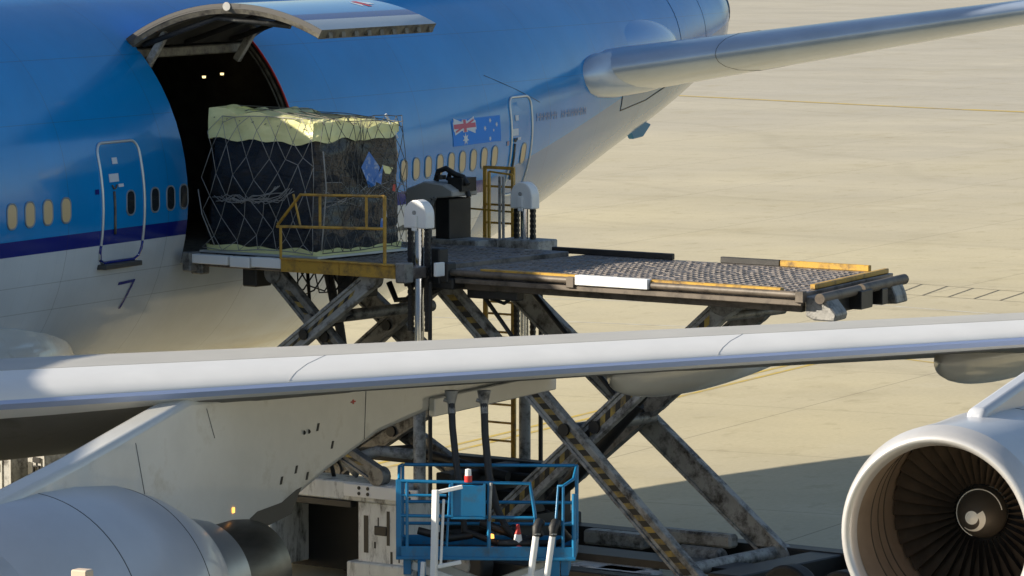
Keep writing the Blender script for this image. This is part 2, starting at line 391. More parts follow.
mb.add([fpt(30.25, a) for a in angs], [tuple(range(na))]); mb.add([fpt(-44, a) for a in angs], [tuple(range(na))])
FUS = mb.build('fuselage', M['fus'], AIR, smooth=True, ang=50)
mb = MB(); si = [-5, -3, -1, 0.5, DS0, 3.1, 4.1, 5.1, DS1, 7, 8, 9, 10, 11]; tube_skin(mb, si, -.14)
mb.add([fpt(-5, a, -.14) for a in angs], [tuple(range(na))]); mb.add([fpt(11, a, -.14) for a in angs], [tuple(range(na))])
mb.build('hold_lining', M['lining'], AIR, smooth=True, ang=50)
mb = MB(); mb.box(-4.9, 10.9, -3.02, 3.02, 5.08, 5.18); mb.build('hold_floor', M['rib'], AIR)
mb = MB()                                                   # frame round the opening
def strip(mb, A, B): mb.add(A + B, [(i, i + 1, i + 1 + len(A), i + len(A)) for i in range(len(A) - 1)])
aa = [PH0 + (PH1 - PH0) * k / 24 for k in range(25)]
for s in (DS0,): strip(mb, [fpt(s, a, -.001) for a in aa], [fpt(s, a, -.141) for a in aa])
for a in (PH0, PH1): strip(mb, [fpt(s, a, -.001) for s in (DS0, DS1)], [fpt(s, a, -.141) for s in (DS0, DS1)])
mb.build('door_frame', M['rib'], AIR, fix=False)
mb = MB(); strip(mb, [fpt(DS1, a, -.001) for a in aa], [fpt(DS1, a, -.1) for a in aa])
for a in aa[1:-1:2]: pass
mb.build('aft_frame', M['black'], AIR, fix=False)
mb = MB(); mb.tube([fpt(DS1 - .02, a, -.012) for a in aa], .02, 6); mb.build('door_seal', M['red'], AIR, smooth=True)
mb = MB(); mb.tube([fpt(DS1 - .05, a, -.16) for a in aa], .018, 6); mb.tube([fpt(DS1 + .0, a, -.11) for a in aa], .03, 6)
mb.build('hold_conduit', M['rib'], AIR, smooth=True)
for s in (1.0, 4.1, 7.0, 8.6):                               # interior frames and fittings
    mb = MB(); A = [fpt(s, 2 * pi * k / 40, -.16) for k in range(41)]; B = [fpt(s, 2 * pi * k / 40, -.30) for k in range(41)]
    if s == 4.1:
        A = [fpt(s, PH1 + .05 + 2.9 * k / 40, -.16) for k in range(41)]; B = [fpt(s, PH1 + .05 + 2.9 * k / 40, -.3) for k in range(41)]
    strip(mb, A, B); mb.build('hold_rib', M['lining'], AIR, fix=False)
mb = MB(); mb.box(-2, 10, 2.62, 2.7, 6.35, 6.55)
for k in range(24): mb.box(-1.9 + .5 * k, -1.7 + .5 * k, 2.58, 2.62, 6.38, 6.52)
mb.build('hold_rail', M['rib'], AIR)
for p in ((9.822, 0.9, 7.772), (10.478, 0.9, 7.803)):
    mb = MB(); mb.lathe([(-.02, 0.001), (-.02, .03), (.02, .035), (.02, .001)], p, 16, 'z'); o = mb.build('hold_lamp', M['warm'], AIR, smooth=True, ang=40)
# sill plate
mb = MB(); mb.box(DS0, DS1, -3.34, -3.0, 5.075, 5.19); mb.build('door_sill', M['steel_lt'], AIR, bevel=.01)

# cargo door, swung up on its hinge
HY, HZ = fpt(4, PH1)[1], fpt(4, PH1)[2]; LY, LZ = fpt(4, PH0)[1], fpt(4, PH0)[2]
ROT = math.atan2(LZ - HZ, LY - HY); TGT = radians(180 - 3.0); dA = TGT - ROT - 2 * pi
def dpt(s, a, off):
    p = fpt(s, a, off); y = p[1] - HY; z = p[2] - HZ
    return (s, HY + y * cos(dA) - z * sin(dA), HZ + .03 + y * sin(dA) + z * cos(dA))
CD0, CD1 = DS0 - .14, DS1 + .0
DOOR = None
aphi = [PH1 - (PH1 - PH0) * k / 32 for k in range(33)]
mb = MB()
for k in range(32):
    zc_ = (fpt(4, aphi[k])[2] + fpt(4, aphi[k + 1])[2]) / 2
    mb.cm = 0 if zc_ > 5.83 else (1 if zc_ > 5.56 else 2)
    for j in range(8):
        s0 = CD0 + (CD1 - CD0) * j / 8; s1 = CD0 + (CD1 - CD0) * (j + 1) / 8
        mb.add([dpt(s0, aphi[k], 0), dpt(s1, aphi[k], 0), dpt(s1, aphi[k + 1], 0), dpt(s0, aphi[k + 1], 0)], [(0, 1, 2, 3)])
bm_door = mb
DOOR = mb.build('cargo_door', [M['blue'], M['navy'], M['white']], AIR, smooth=True, fix=False)
bmm = bmesh.new(); bmm.from_mesh(DOOR.data); bmesh.ops.remove_doubles(bmm, verts=bmm.verts, dist=1e-4); bmesh.ops.recalc_face_normals(bmm, faces=bmm.faces); bmm.to_mesh(DOOR.data); bmm.free()
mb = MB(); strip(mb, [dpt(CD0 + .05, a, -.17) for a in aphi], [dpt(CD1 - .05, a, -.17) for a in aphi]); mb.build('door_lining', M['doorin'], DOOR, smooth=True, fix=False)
mb = MB()
strip(mb, [dpt(CD1, a, -.002) for a in aphi], [dpt(CD1, a, -.09) for a in aphi]); strip(mb, [dpt(CD0, a, -.08) for a in aphi], [dpt(CD0 + .05, a, -.165) for a in aphi])
strip(mb, [dpt(CD0 + .05, a, -.17) for a in aphi], [dpt(CD0 + .25, a, -.172) for a in aphi])
mb.build('door_edge', M['rib'], DOOR, smooth=True, fix=False)
mb = MB(); strip(mb, [dpt(CD0, a, -.002) for a in aphi], [dpt(CD0, a, -.085) for a in aphi]); strip(mb, [dpt(CD0 - .004, a, -.004) for a in aphi[:20]], [dpt(CD0 - .004, a, -.06) for a in aphi[:20]])
mb.build('door_seal', M['heat'], DOOR, smooth=True, fix=False)
mb = MB(); strip(mb, [dpt(CD0, PH0, -.001), dpt(CD1, PH0, -.001)], [dpt(CD0, PH0, -.17), dpt(CD1, PH0, -.17)])
for k in range(9):
    s = CD0 + .25 + k * .44; p = [dpt(s, PH0 - .003, -.05), dpt(s + .13, PH0 - .003, -.05), dpt(s + .13, PH0 - .018, -.12), dpt(s, PH0 - .018, -.12)]
    q = [dpt(s, PH0 + .03, -.06), dpt(s + .13, PH0 + .03, -.06), dpt(s + .13, PH0 + .03, -.2), dpt(s, PH0 + .03, -.2)]
    mb.hexa([p[3], p[2], q[2], q[3], p[0], p[1], q[1], q[0]])
mb.build('latch', M['rib'], DOOR)
for s in (CD0 + .22, CD0 + 1.6, CD1 - .9):
    mb = MB(); mb.tube([dpt(s, PH1 - .03, -.2), dpt(s, PH1 - .5, -.22), dpt(s, PH0 + .2, -.22)], .05, 6); mb.build('door_rib', M['doorin'], DOOR, smooth=True)
for s in (CD0 + .30, CD1 - .75):
    mb = MB(); mb.beam(fpt(s, PH1 - .14, -.12), dpt(s, PH1 - .17, -.2), .12, .12); mb.build('hinge_arm', M['steel_lt'], DOOR, bevel=.01)
mb = MB(); mb.beam((CD0 + .1, HY - .1, HZ - .22), (CD1 - .3, HY - .1, HZ - .22), .14, .16); mb.build('hinge_beam', M['rib'], DOOR, bevel=.02)
mb = MB(); mb.lathe([(-.01, .001), (-.01, .07), (.03, .07), (.03, .001)], (CD0 - .01, dpt(CD0, aphi[17], 0)[1], dpt(CD0, aphi[17], -.05)[2]), 16); mb.build('door_roller', M['steel_lt'], DOOR)
mb = MB()
for k in range(10):
    s = CD0 + .5 + .33 * k; mb.add([dpt(s, aphi[12], .004), dpt(s + .03, aphi[12], .004), dpt(s + .10, aphi[15], .004), dpt(s + .07, aphi[15], .004)], [(0, 1, 2, 3)])
mb.build('door_vent', M['black'], DOOR, fix=False)
mb = MB(); mb.add([dpt(CD1 - .9, aphi[22], .006), dpt(CD1 - .72, aphi[22], .006), dpt(CD1 - .80, aphi[25], .006), dpt(CD1 - .93, aphi[25], .006)], [(0, 1, 2, 3)])
mb.build('warning_mark', M['red'], DOOR, fix=False)
mb = MB(); mb.add([dpt(CD1 - 1.1, aphi[23], .005), dpt(CD1 - .96, aphi[22], .005), dpt(CD1 - .96, aphi[24], .005), dpt(CD1 - 1.1, aphi[25], .005), dpt(CD1 - .7, aphi[22], .005), dpt(CD1 - .5, aphi[23], .005), dpt(CD1 - .5, aphi[24], .005), dpt(CD1 - .74, aphi[24], .005)], [(0, 1, 2, 3), (4, 5, 6, 7)])
mb.build('door_mark', M['flagwhite'], DOOR, fix=False)

# passenger doors, windows, marks on the skin
def rrect(s0, s1, z0, z1, r, n=5, skew=0.):
    P = []
    for cx, cz, a in ((s1 - r, z1 - r, 0), (s0 + r, z1 - r, pi / 2), (s0 + r, z0 + r, pi), (s1 - r, z0 + r, 1.5 * pi)):
        for k in range(n + 1): P.append((cx + r * cos(a + pi / 2 * k / n), cz + r * sin(a + pi / 2 * k / n)))
    return P
def dens(P, step=.12, close=True):
    Q = []
    for i in range(len(P) if close else len(P) - 1):
        a = P[i]; b = P[(i + 1) % len(P)]; n = max(1, int(math.hypot(b[0] - a[0], b[1] - a[1]) / step))
        for k in range(n): Q.append((a[0] + (b[0] - a[0]) * k / n, a[1] + (b[1] - a[1]) * k / n))
    if not close: Q.append(P[-1])
    return Q
def decal(mb, poly, off):
    P = dens(poly, .1); c = (sum(p[0] for p in P) / len(P), sum(p[1] for p in P) / len(P)); n = len(P)
    vs = [spt(c[0], c[1], off)] + [spt(c[0] + (p[0] - c[0]) * .5, c[1] + (p[1] - c[1]) * .5, off) for p in P] + [spt(p[0], p[1], off) for p in P]
    fs = [(0, 1 + k, 1 + (k + 1) % n) for k in range(n)] + [(1 + k, 1 + n + k, 1 + n + (k + 1) % n, 1 + (k + 1) % n) for k in range(n)]
    mb.add(vs, fs)
def loop(mb, poly, r, off, close=True):
    P = dens(poly, .12, close); pts = [spt(p[0], p[1], off) for p in P]
    if close: pts += [pts[0], pts[1]]
    mb.tube(pts, r, 6, caps=not close)
def window(s, z, golden, parent, w=.27, h=.39):
    mb = MB(); loop(mb, rrect(s - w / 2, s + w / 2, z - h / 2, z + h / 2, w * .42), .016, .001); f = mb.build('window', M['wframe'], parent, smooth=True)
    mb = MB(); decal(mb, rrect(s - w / 2, s + w / 2, z - h / 2, z + h / 2, w * .42), .008); mb.build('window_pane', M['gold_pane'] if golden else M['glass'], f, smooth=True, fix=False)
WZ = 6.19
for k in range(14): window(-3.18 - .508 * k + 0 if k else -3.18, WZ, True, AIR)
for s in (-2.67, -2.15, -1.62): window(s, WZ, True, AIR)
for s in (1.09, 1.58, 2.0): window(s, WZ, False, AIR, w=.25)
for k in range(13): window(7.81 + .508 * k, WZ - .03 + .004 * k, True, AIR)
def pax_door(s0, s1, z0, z1, ws, golden, lean=0.):
    mb = MB(); decal(mb, rrect(s0 + .03, s1 - .03, z0 + .03, z1 - .03, .16), .004); D = mb.build('passenger_door', M['fus'], AIR, smooth=True, fix=False)
    mb = MB(); loop(mb, rrect(s0, s1, z0, z1, .18), .024, .006); mb.build('door_outline', M['silver'], D, smooth=True)
    window(ws, WZ + .0, golden, D, w=.25)
    if s0 < 3:
        mb = MB(); loop(mb, [(s0 - .001, 5.56), (s0 - .001, 5.45), (s0 + .05, 5.32), (s0 + .18, z0 - .001), (s1 - .18, z0 - .001), (s1 - .05, 5.32), (s1 + .001, 5.45), (s1 + .001, 5.56)], .026, .008, False); mb.build('door_outline', M['navy'], D, smooth=True)
    mb = MB(); loop(mb, [(ws - .52, 6.40), (ws - .50, 5.95), (ws - .47, 5.72)], .022, .02, False); loop(mb, [(ws - .56, 6.5), (ws - .52, 6.44), (ws - .46, 6.45), (ws - .42, 6.5)], .014, .02, False)
    mb.build('handle', M['rib'], D, smooth=True)
    mb = MB()
    for (a, b2, c, d) in ((-.62, -.33, 6.55, 6.68), (-.46, -.30, 6.83, 6.93), (-.36, -.2, 6.46, 6.51)): decal(mb, [(ws + a, c), (ws + b2, c), (ws + b2, d), (ws + a, d)], .009)
    mb.build('placard', M['flagwhite'], D, fix=False)
    mb = MB(); decal(mb, [(s0 - .22, 6.38), (s0 - .10, 6.38), (s0 - .10, 6.46), (s0 - .22, 6.46)], .006); mb.build('door_stencil', M['navy'], D, fix=False)
    return D
d4 = pax_door(-.52, .75, 5.27, 7.17, .33, False)
mb = MB(); mb.box(-.50, .60, -3.30, -3.1, 5.17, 5.25); mb.build('scuff_plate', M['heat'], d4, bevel=.01)
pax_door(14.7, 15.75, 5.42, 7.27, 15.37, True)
mb = MB()
decal(mb, [(.29, 4.86), (.80, 4.88), (.80, 4.93), (.29, 4.91)], .006); decal(mb, [(.80, 4.92), (.74, 4.92), (.60, 4.45), (.67, 4.45)], .008)
mb.build('number_mark', M['navy'], AIR, fix=False)
mb = MB()
x = 16.0
for wd in (.16, .12, .14, .1, .16, .12, 0, .12, .18, .1, .14, .12, .16, .1, .12):
    if wd:
        decal(mb, [(x, 6.77), (x + .03, 6.77), (x + .05, 6.92), (x + .02, 6.92)], .006); decal(mb, [(x + .03, 6.83), (x + wd, 6.83), (x + wd, 6.86), (x + .03, 6.86)], .008)
        decal(mb, [(x + wd, 6.77), (x + wd + .03, 6.77), (x + wd + .03, 6.9), (x + wd, 6.9)], .006)
    x += .195
mb.build('faint_lettering', M['faintred'], AIR, fix=False)
# flag
FS0, FS1, FZ0, FZ1 = 11.97, 14.18, 6.49, 6.97
def fz(s, t): return (FS0 + (FS1 - FS0) * s, FZ0 + (FZ1 - FZ0) * t)
mb = MB(); decal(mb, [fz(0, 0), fz(1, 0), fz(1, 1), fz(0, 1)], .006); FL = mb.build('flag', M['flagblue'], AIR, fix=False, smooth=True)
def fbar(mb, a, b, w, off):
    a = Vector(fz(*a)); b = Vector(fz(*b)); d = (b - a).normalized(); n = Vector((-d.y, d.x)) * w / 2
    P = [a - n, b - n, b + n, a + n]; n2 = 6
    L0 = [spt(*(P[0].lerp(P[1], k / n2)), off) for k in range(n2 + 1)]; L1 = [spt(*(P[3].lerp(P[2], k / n2)), off) for k in range(n2 + 1)]
    strip(mb, L0, L1)
mb = MB()
fbar(mb, (.04, .52), (.46, .96), .10, .010); fbar(mb, (.04, .96), (.46, .52), .10, .0115); fbar(mb, (.02, .74), (.48, .74), .17, .013); fbar(mb, (.25, .5), (.25, .98), .22, .0145)
def star(mb, cx, cz, r, n=7, off=.012):
    P = []
    for k in range(2 * n):
        rr = r if k % 2 == 0 else r * .45; a = pi / 2 + pi * k / n; c = fz(cx, cz); P.append((c[0] + rr * 1.25 * cos(a), c[1] + rr * sin(a)))
    c = fz(cx, cz); vs = [spt(c[0], c[1], off)] + [spt(p[0], p[1], off) for p in P]
    mb.add(vs, [(0, 1 + k, 1 + (k + 1) % (2 * n)) for k in range(2 * n)])
star(mb, .25, .24, .12); star(mb, .78, .84, .055); star(mb, .91, .66, .055); star(mb, .66, .56, .055); star(mb, .76, .14, .055); star(mb, .84, .45, .035, 5)
mb.build('flag_white', M['flagwhite'], FL, fix=False)
mb = MB(); fbar(mb, (.03, .74), (.47, .74), .085, .016); fbar(mb, (.25, .51), (.25, .97), .12, .0175); fbar(mb, (.06, .54), (.2, .69), .035, .0165); fbar(mb, (.3, .79), (.44, .94), .035, .0165)
mb.build('flag_red', M['flagred'], FL, fix=False)
# antenna, tail details
mb = MB(); mb.prism([(24.5, 6.18), (24.9, 6.40), (25.6, 6.22), (25.2, 5.98), (24.7, 5.95)], lambda a, t, z: (a, t, z), -.85, -.72); mb.build('antenna', M['teal'], AIR, bevel=.02)
mb = MB(); loop(mb, [(21.3, 7.15), (21.35, 6.72), (23.2, 6.85), (24.55, 7.08), (24.7, 7.3)], .012, .002, False); loop(mb, [(25.4, 9.0), (25.4, 7.9)], .004, .002, False); loop(mb, [(27.4, 9.0), (27.4, 7.9)], .004, .002, False)
loop(mb, [(13.9, 7.72), (15.2, 7.4), (16.24, 7.12)], .004, .002, False)
mb.build('panel_seam', M['heat'], AIR, smooth=True)
mb = MB(); loop(mb, [(30.1, 8.9), (30.15, 8.1)], .03, .0, False); mb.build('tail_vent', M['black'], AIR)
mb = MB(); mb.tube([(30.2, 0, 8.5), (30.35, 0, 8.52)], [.5, .45], 20); mb.build('tail_exhaust', M['heat'], AIR, smooth=True, ang=40)
# vertical fin (mostly above the picture)
mb = MB()
def fin_section(x0, c, z, t):
    return [(x0, 0, z), (x0 + .08 * c, -t * .7, z), (x0 + .35 * c, -t, z), (x0 + .7 * c, -t * .6, z), (x0 + c, 0, z), (x0 + .7 * c, t * .6, z), (x0 + .35 * c, t, z), (x0 + .08 * c, t * .7, z)]
r0 = fin_section(16, 12, 9.3, .6); r1 = fin_section(26, 4, 19, .22)
mb.add(r0 + r1, [tuple(range(8)), tuple(range(8, 16))] + [(k, (k + 1) % 8, (k + 1) % 8 + 8, k + 8) for k in range(8)]); mb.build('tail_fin', M['blue'], AIR, smooth=True, ang=50)
# belly fairing
def ellip(c, R, n=40, m=24, pw=1.):
    vs = []; fs = []
    for i in range(m + 1):
        t = pi * i / m
        for k in range(n):
            a = 2 * pi * k / n; rr = sin(t) ** pw
            vs.append((c[0] - R[0] * cos(t), c[1] + R[1] * rr * cos(a), c[2] + R[2] * rr * sin(a)))
    for i in range(m):
        for k in range(n): fs.append((i * n + k, i * n + (k + 1) % n, (i + 1) * n + (k + 1) % n, (i + 1) * n + k))
    return vs, fs
mb = MB(); mb.add(*ellip((-10.5, 0, 3.75), (11.5, 3.72, 1.62), pw=.5)); mb.build('belly_fairing', M['pylon'], AIR, smooth=True)

# wing : spanwise sections
def lerp_tab(tab, x):
    if x <= tab[0][0]: return tab[0][1]
    for (a, p), (b, q) in zip(tab, tab[1:]):
        if x <= b:
            t = (x - a) / (b - a); return p + (q - p) * t
    return tab[-1][1]
def le(y):            # leading edge of the port wing, y = distance from centreline
    return (-12.65 + (y - 12.) * math.tan(radians(41)), 4.86 + (y - 12) * .046)
CH = [(2.5, 14.5), (12, 10.3), (20.5, 7.2), (31, 4.)]
UP = [(0, 0), (.006, .09), (.02, .17), (.05, .26), (.10, .335), (.17, .375), (.25, .37), (.36, .26), (.5, .05), (.7, -.28), (1., -.83)]
def wsec(y):
    x0, z0 = le(y); c = lerp_tab(CH, y); k = lerp_tab([(2.5, 1.3), (10, 1.05), (13, .9), (20, .66), (31, .35)], y)
    dp = lerp_tab([(2.5, 1.1), (8, .95), (9.5, .85), (10.3, .8), (11.3, .5), (12.0, .12), (31, .05)], y)
    LO = [(1., -.86), (.8, -.66 - .4 * dp * .4), (.6, -.46 - dp * .5), (.42, -.30 - dp * .8), (.28, -.22 - dp * .78), (.16, -.17 - dp * .6), (.08, -.145 - dp * .35), (.03, -.12 - .1 * dp), (.008, -.07)]
    return [(x0 + c * a, -y, z0 + k * b) for a, b in UP] + [(x0 + c * a, -y, z0 + (k * b if a == 1. else b * (.7 + .3 * k))) for a, b in LO]
ys = [2.5, 4, 6, 8, 9, 9.8, 10.5, 11.2, 12, 13, 14, 15, 16, 17, 18, 19, 20, 21, 22, 24, 27, 31]
secs = [wsec(y) for y in ys]; ns = len(secs[0])
LEi = {16, 17, 18, 19, 0, 1, 2, 3}           # section edges that belong to the leading edge strip
def loft(secs, pick, starb=False):
    m = MB(); n = len(secs[0]); sg = -1 if starb else 1
    for a, b in zip(secs, secs[1:]):
        for k in pick:
            k2 = (k + 1) % n; m.add([(p[0], p[1] * sg, p[2]) for p in (a[k], a[k2], b[k2], b[k])], [(0, 1, 2, 3)])
    return m
def weld(o):
    b = bmesh.new(); b.from_mesh(o.data); bmesh.ops.remove_doubles(b, verts=b.verts, dist=1e-4); bmesh.ops.recalc_face_normals(b, faces=b.faces); b.to_mesh(o.data); b.free(); return o
for sb in (False, True):
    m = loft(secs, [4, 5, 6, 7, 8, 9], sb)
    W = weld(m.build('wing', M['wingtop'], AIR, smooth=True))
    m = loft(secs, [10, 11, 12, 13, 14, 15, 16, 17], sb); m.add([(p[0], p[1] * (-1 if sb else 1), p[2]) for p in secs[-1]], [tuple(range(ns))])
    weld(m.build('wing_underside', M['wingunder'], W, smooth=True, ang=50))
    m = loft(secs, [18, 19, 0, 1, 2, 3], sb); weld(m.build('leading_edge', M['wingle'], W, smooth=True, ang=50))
    m = MB(); q = [wsec(y) for y in ys]; sg = -1 if sb else 1
    strip(m, [(p[19][0] - .006, p[19][1] * sg, p[19][2] - .004) for p in q], [(p[0][0] - .012, p[0][1] * sg, p[0][2]) for p in q]); strip(m, [(p[0][0] - .012, p[0][1] * sg, p[0][2]) for p in q], [((p[0][0] + p[1][0]) / 2 - .008, p[0][1] * sg, (p[0][2] + p[1][2]) / 2) for p in q]); m.build('edge_reflection', M['nose'], W, smooth=True, fix=False)
SEAM = MB()
for yy in (12.9, 17.2):
    p = wsec(yy); SEAM.tube([(q[0] - .002, q[1], q[2] + .002) for q in ([p[19]] + p[0:5])], .0022, 4)
SEAM.tube([(wsec(y)[4][0], wsec(y)[4][1], wsec(y)[4][2] + .001) for y in ys], .004, 4)
SEAM.build('panel_seam', M['wingtop'], AIR)
# flap track fairings
def canoe(c, L_, rh, rv, parent=AIR):
    pr = []; N_ = 26
    vs = []; fs = []; n = 24
    for i in range(N_ + 1):
        t = i / N_; x = -L_ / 2 + L_ * t; r = (sin(pi * min(1, t ** .62)) ** .62) if 0 < t < 1 else 0
        for k in range(n):
            a = 2 * pi * k / n; vs.append((c[0] + x, c[1] + rh * r * cos(a), c[2] + rv * r * sin(a) - .22 * t))
    for i in range(N_):
        for k in range(n): fs.append((i * n + k, i * n + (k + 1) % n, (i + 1) * n + (k + 1) % n, (i + 1) * n + k))
    m = MB(); m.add(vs, fs); return m.build('flap_fairing', M['white'], parent, smooth=True)
canoe((-1.75, -14.25, 4.42), 6.6, .34, .38)
canoe((0.2, -18.3, 4.60), 6.2, .34, .38)
# strips of panel on the wing and engine

# stabiliser
def st_sec(y):
    x0 = 19.0 + (y - 1.9) * .87; z0 = 7.50 + (y - 1.9) * .168; c = max(2.3, 9. - (y - 1.9) * .62); k = c / 9
    T = [(0, 0), (.006, .11), (.025, .22), (.07, .34), (.15, .43), (.3, .47), (.5, .38), (.75, .2), (1, 0), (.75, -.24), (.5, -.40), (.3, -.46), (.15, -.40), (.07, -.30), (.025, -.19), (.006, -.09)]
    return [(x0 + c * a, -y, z0 + k * b * 1.05 - .03 * c * a * 0) for a, b in T]
sy = [.6, 1.9, 3, 4, 5, 6, 7, 8, 9, 10, 11.1]; ssec = [st_sec(y) for y in sy]
for sb in (False, True):
    m = loft(ssec, range(16), sb); m.add([(p[0], p[1] * (-1 if sb else 1), p[2]) for p in ssec[-1]], [tuple(range(16))])
    S_ = weld(m.build('tailplane', M['tailmetal'], AIR, smooth=True, ang=60))
    m = MB(); sg = 1 if sb else -1
    m.lathe([(-.62, .001), (-.6, .12), (-.5, .26), (-.25, .42), (.2, .52), (1., .56), (2.5, .5), (4.5, .3)], (19.42, sg * 2.38, 7.50), 32, ry=.62, rz=.84); m.build('root_fairing', M['tailmetal'], S_, smooth=True, ang=60)
    m = MB(); loft_pts = [(p[0], p[1] * (-1 if sb else 1), p[2]) for p in st_sec(4.3)]
    m.tube(loft_pts + [loft_pts[0]], .006, 5, caps=False); m.build('panel_seam', M['heat'], S_)
m = MB(); m.add(*ellip((22.2, -1.18, 7.9), (3.6, .84, .82))); m.build('tailplane_fairing', M['blue'], AIR, smooth=True)

# engines
def engine(x0, y, z, pyl, seamx=(), fat=0., tilt=0., pw=.2, pm='pylon'):
    c = (x0, y, z)
    m = MB(); m.lathe([(.32, 1.345), (.6, 1.41 + fat * .5), (1.1, 1.46 + fat * .95), (1.9, 1.49 + fat), (2.8, 1.47 + fat), (3.7, 1.38 + fat), (4.4, 1.24 + fat * .7), (5.0, 1.08 + fat * .2), (5.0, 1.02), (4.4, 1.05)], c, 96)
    E_ = m.build('engine', M['nacelle'], AIR, smooth=True, ang=50)
    m = MB(); m.lathe([(.32, 1.345), (.16, 1.30), (.05, 1.255), (0, 1.21), (.015, 1.17), (.08, 1.13), (.18, 1.105)], c, 96); m.build('inlet_lip', M['lip'], E_, smooth=True)
    MB.tilt = tilt
    m = MB(); m.lathe([(.18, 1.105), (.35, 1.09), (.62, 1.10), (.95, 1.14), (.96, 1.155), (1.35, 1.17), (1.39, 1.19), (1.8, 1.19)], c, 96); m.build('inlet_duct', M['innercowl'], E_, smooth=True, ang=20)
    m = MB(); m.lathe([(1.72, .3), (1.72, 1.19)], c, 48); m.build('fan_backing', M['dark'], E_)
    m = MB()
    for k in range(38):
        a = 2 * pi * k / 38; P = []
        for r_, tw, hw in ((.36, .25, .07), (.6, .6, .085), (.9, .95, .10), (1.165, 1.15, .11)):
            for sg in (-1, 1):
                dx = sg * hw * cos(tw); dt = sg * hw * sin(tw) / r_
                P.append((x0 + 1.56 + dx, y + r_ * cos(a + dt), z + r_ * sin(a + dt) + 1.56 * tilt))
        m.add(P, [(0, 1, 3, 2), (2, 3, 5, 4), (4, 5, 7, 6)])
    m.build('fan', M['fan'], E_, fix=False, smooth=True)
    m = MB(); m.lathe([(1.18, .001), (1.20, .06), (1.27, .15), (1.38, .25), (1.52, .31), (1.6, .33)], c, 40); S = m.build('spinner', M['spinner'], E_, smooth=True)
    m = MB()
    def sp(r_, a):
        x = lerp_tab([(0, 1.18), (.06, 1.20), (.15, 1.27), (.25, 1.38), (.31, 1.52), (.33, 1.6)], r_) - .008
        return (x0 + x, y - r_ * cos(a), z + r_ * sin(a) + x * tilt)
    A = [sp(.06 + .13 * t / 24, .6 - t / 24 * 2.9) for t in range(25)]; B = [sp(.06 + .13 * t / 24 + .075 * (1 - t / 24) + .014, .6 - t / 24 * 2.9) for t in range(25)]
    strip(m, A, B); strip(m, [sp(.001, 0)] * 31, [sp(.085, 2 * pi * t / 30) for t in range(31)])
    m.build('swirl_mark', M['swirl'], S, fix=False)
    m = MB(); m.tube([sp(.30 + .0 * t, .2 + t / 24 * 4.2) for t in range(25)], .008, 5); m.build('spinner_line', M['swirl'], S)
    MB.tilt = 0.
    m = MB(); m.lathe([(4.3, 1.0), (5.05, .98), (5.5, .93), (6.0, .83), (6.0, .74), (5.8, .72)], c, 80); m.build('fan_nozzle', M['ring'], E_, smooth=True, ang=40)
    m = MB(); m.lathe([(5.7, .72), (6.05, .77), (6.6, .78), (7.0, .74), (7.35, .66), (7.35, .62), (6.6, .62)], c, 80); m.build('exhaust_nozzle', M['nozzle'], E_, smooth=True, ang=40)
    m = MB(); m.lathe([(6.2, .4), (7.2, .3), (7.6, .06), (7.65, .001)], c, 40); m.build('exhaust_cone', M['nozzle'], E_, smooth=True)
    for sx, R in ((.62, 1.098), (.95, 1.138), (1.2, 1.16)):
        m = MB(); MB.tilt = tilt; m.lathe([(sx - .012, R + .02), (sx - .012, R - .004), (sx + .012, R - .004), (sx + .012, R + .02)], c, 96); m.build('duct_seam', M['spinner'], E_, smooth=True, ang=30); MB.tilt = 0.
    for sx in seamx:
        R = lerp_tab([(.32, 1.345), (.6, 1.41 + fat * .5), (1.1, 1.46 + fat * .95), (1.9, 1.49 + fat), (2.8, 1.47 + fat), (3.7, 1.38 + fat), (4.4, 1.24 + fat * .7)], sx)
        m = MB(); m.lathe([(sx - .008, R - .01), (sx - .008, R + .0035), (sx + .008, R + .0035), (sx + .008, R - .01)], c, 96); m.build('cowl_seam', M['heat'], E_, smooth=True, ang=30)
    # pylon: side outline lofted with rounded edges
    m = MB(); m.prism(pyl, lambda a, t, zz: (a, y + t, zz), -pw, pw); Pn = m.build('pylon', M[pm], AIR, bevel=.08, seg=4, smooth=True, ang=40)
    MB.tilt = 0.
    return E_, Pn
E2, P2 = engine(-18.15, -11.7, 2.34, [(-17.9, 3.65), (-17.5, 3.90), (-15.2, 4.27), (-12.6, 4.76), (-9, 4.55), (-5, 4.35), (-2.2, 4.16), (-2.0, 3.93), (-4.2, 3.93), (-6, 3.93), (-7.5, 3.78), (-9.0, 3.42), (-10.0, 3.12), (-10.6, 2.93), (-11.4, 2.95), (-12.4, 3.05), (-14, 3.3)], (1.95, 3.9), .17)
E1, P1 = engine(-10.85, -21.30, 3.36, [(-9.7, 4.5), (-9.5, 4.80), (-7.6, 5.07), (-4.6, 5.42), (-2, 5.2), (1.5, 4.85), (1.8, 4.7), (0, 4.7), (-2.5, 4.6), (-4.5, 4.1), (-6, 4.0), (-8, 4.3)], (2.4,), -.13, .08, .13, 'nacelle')
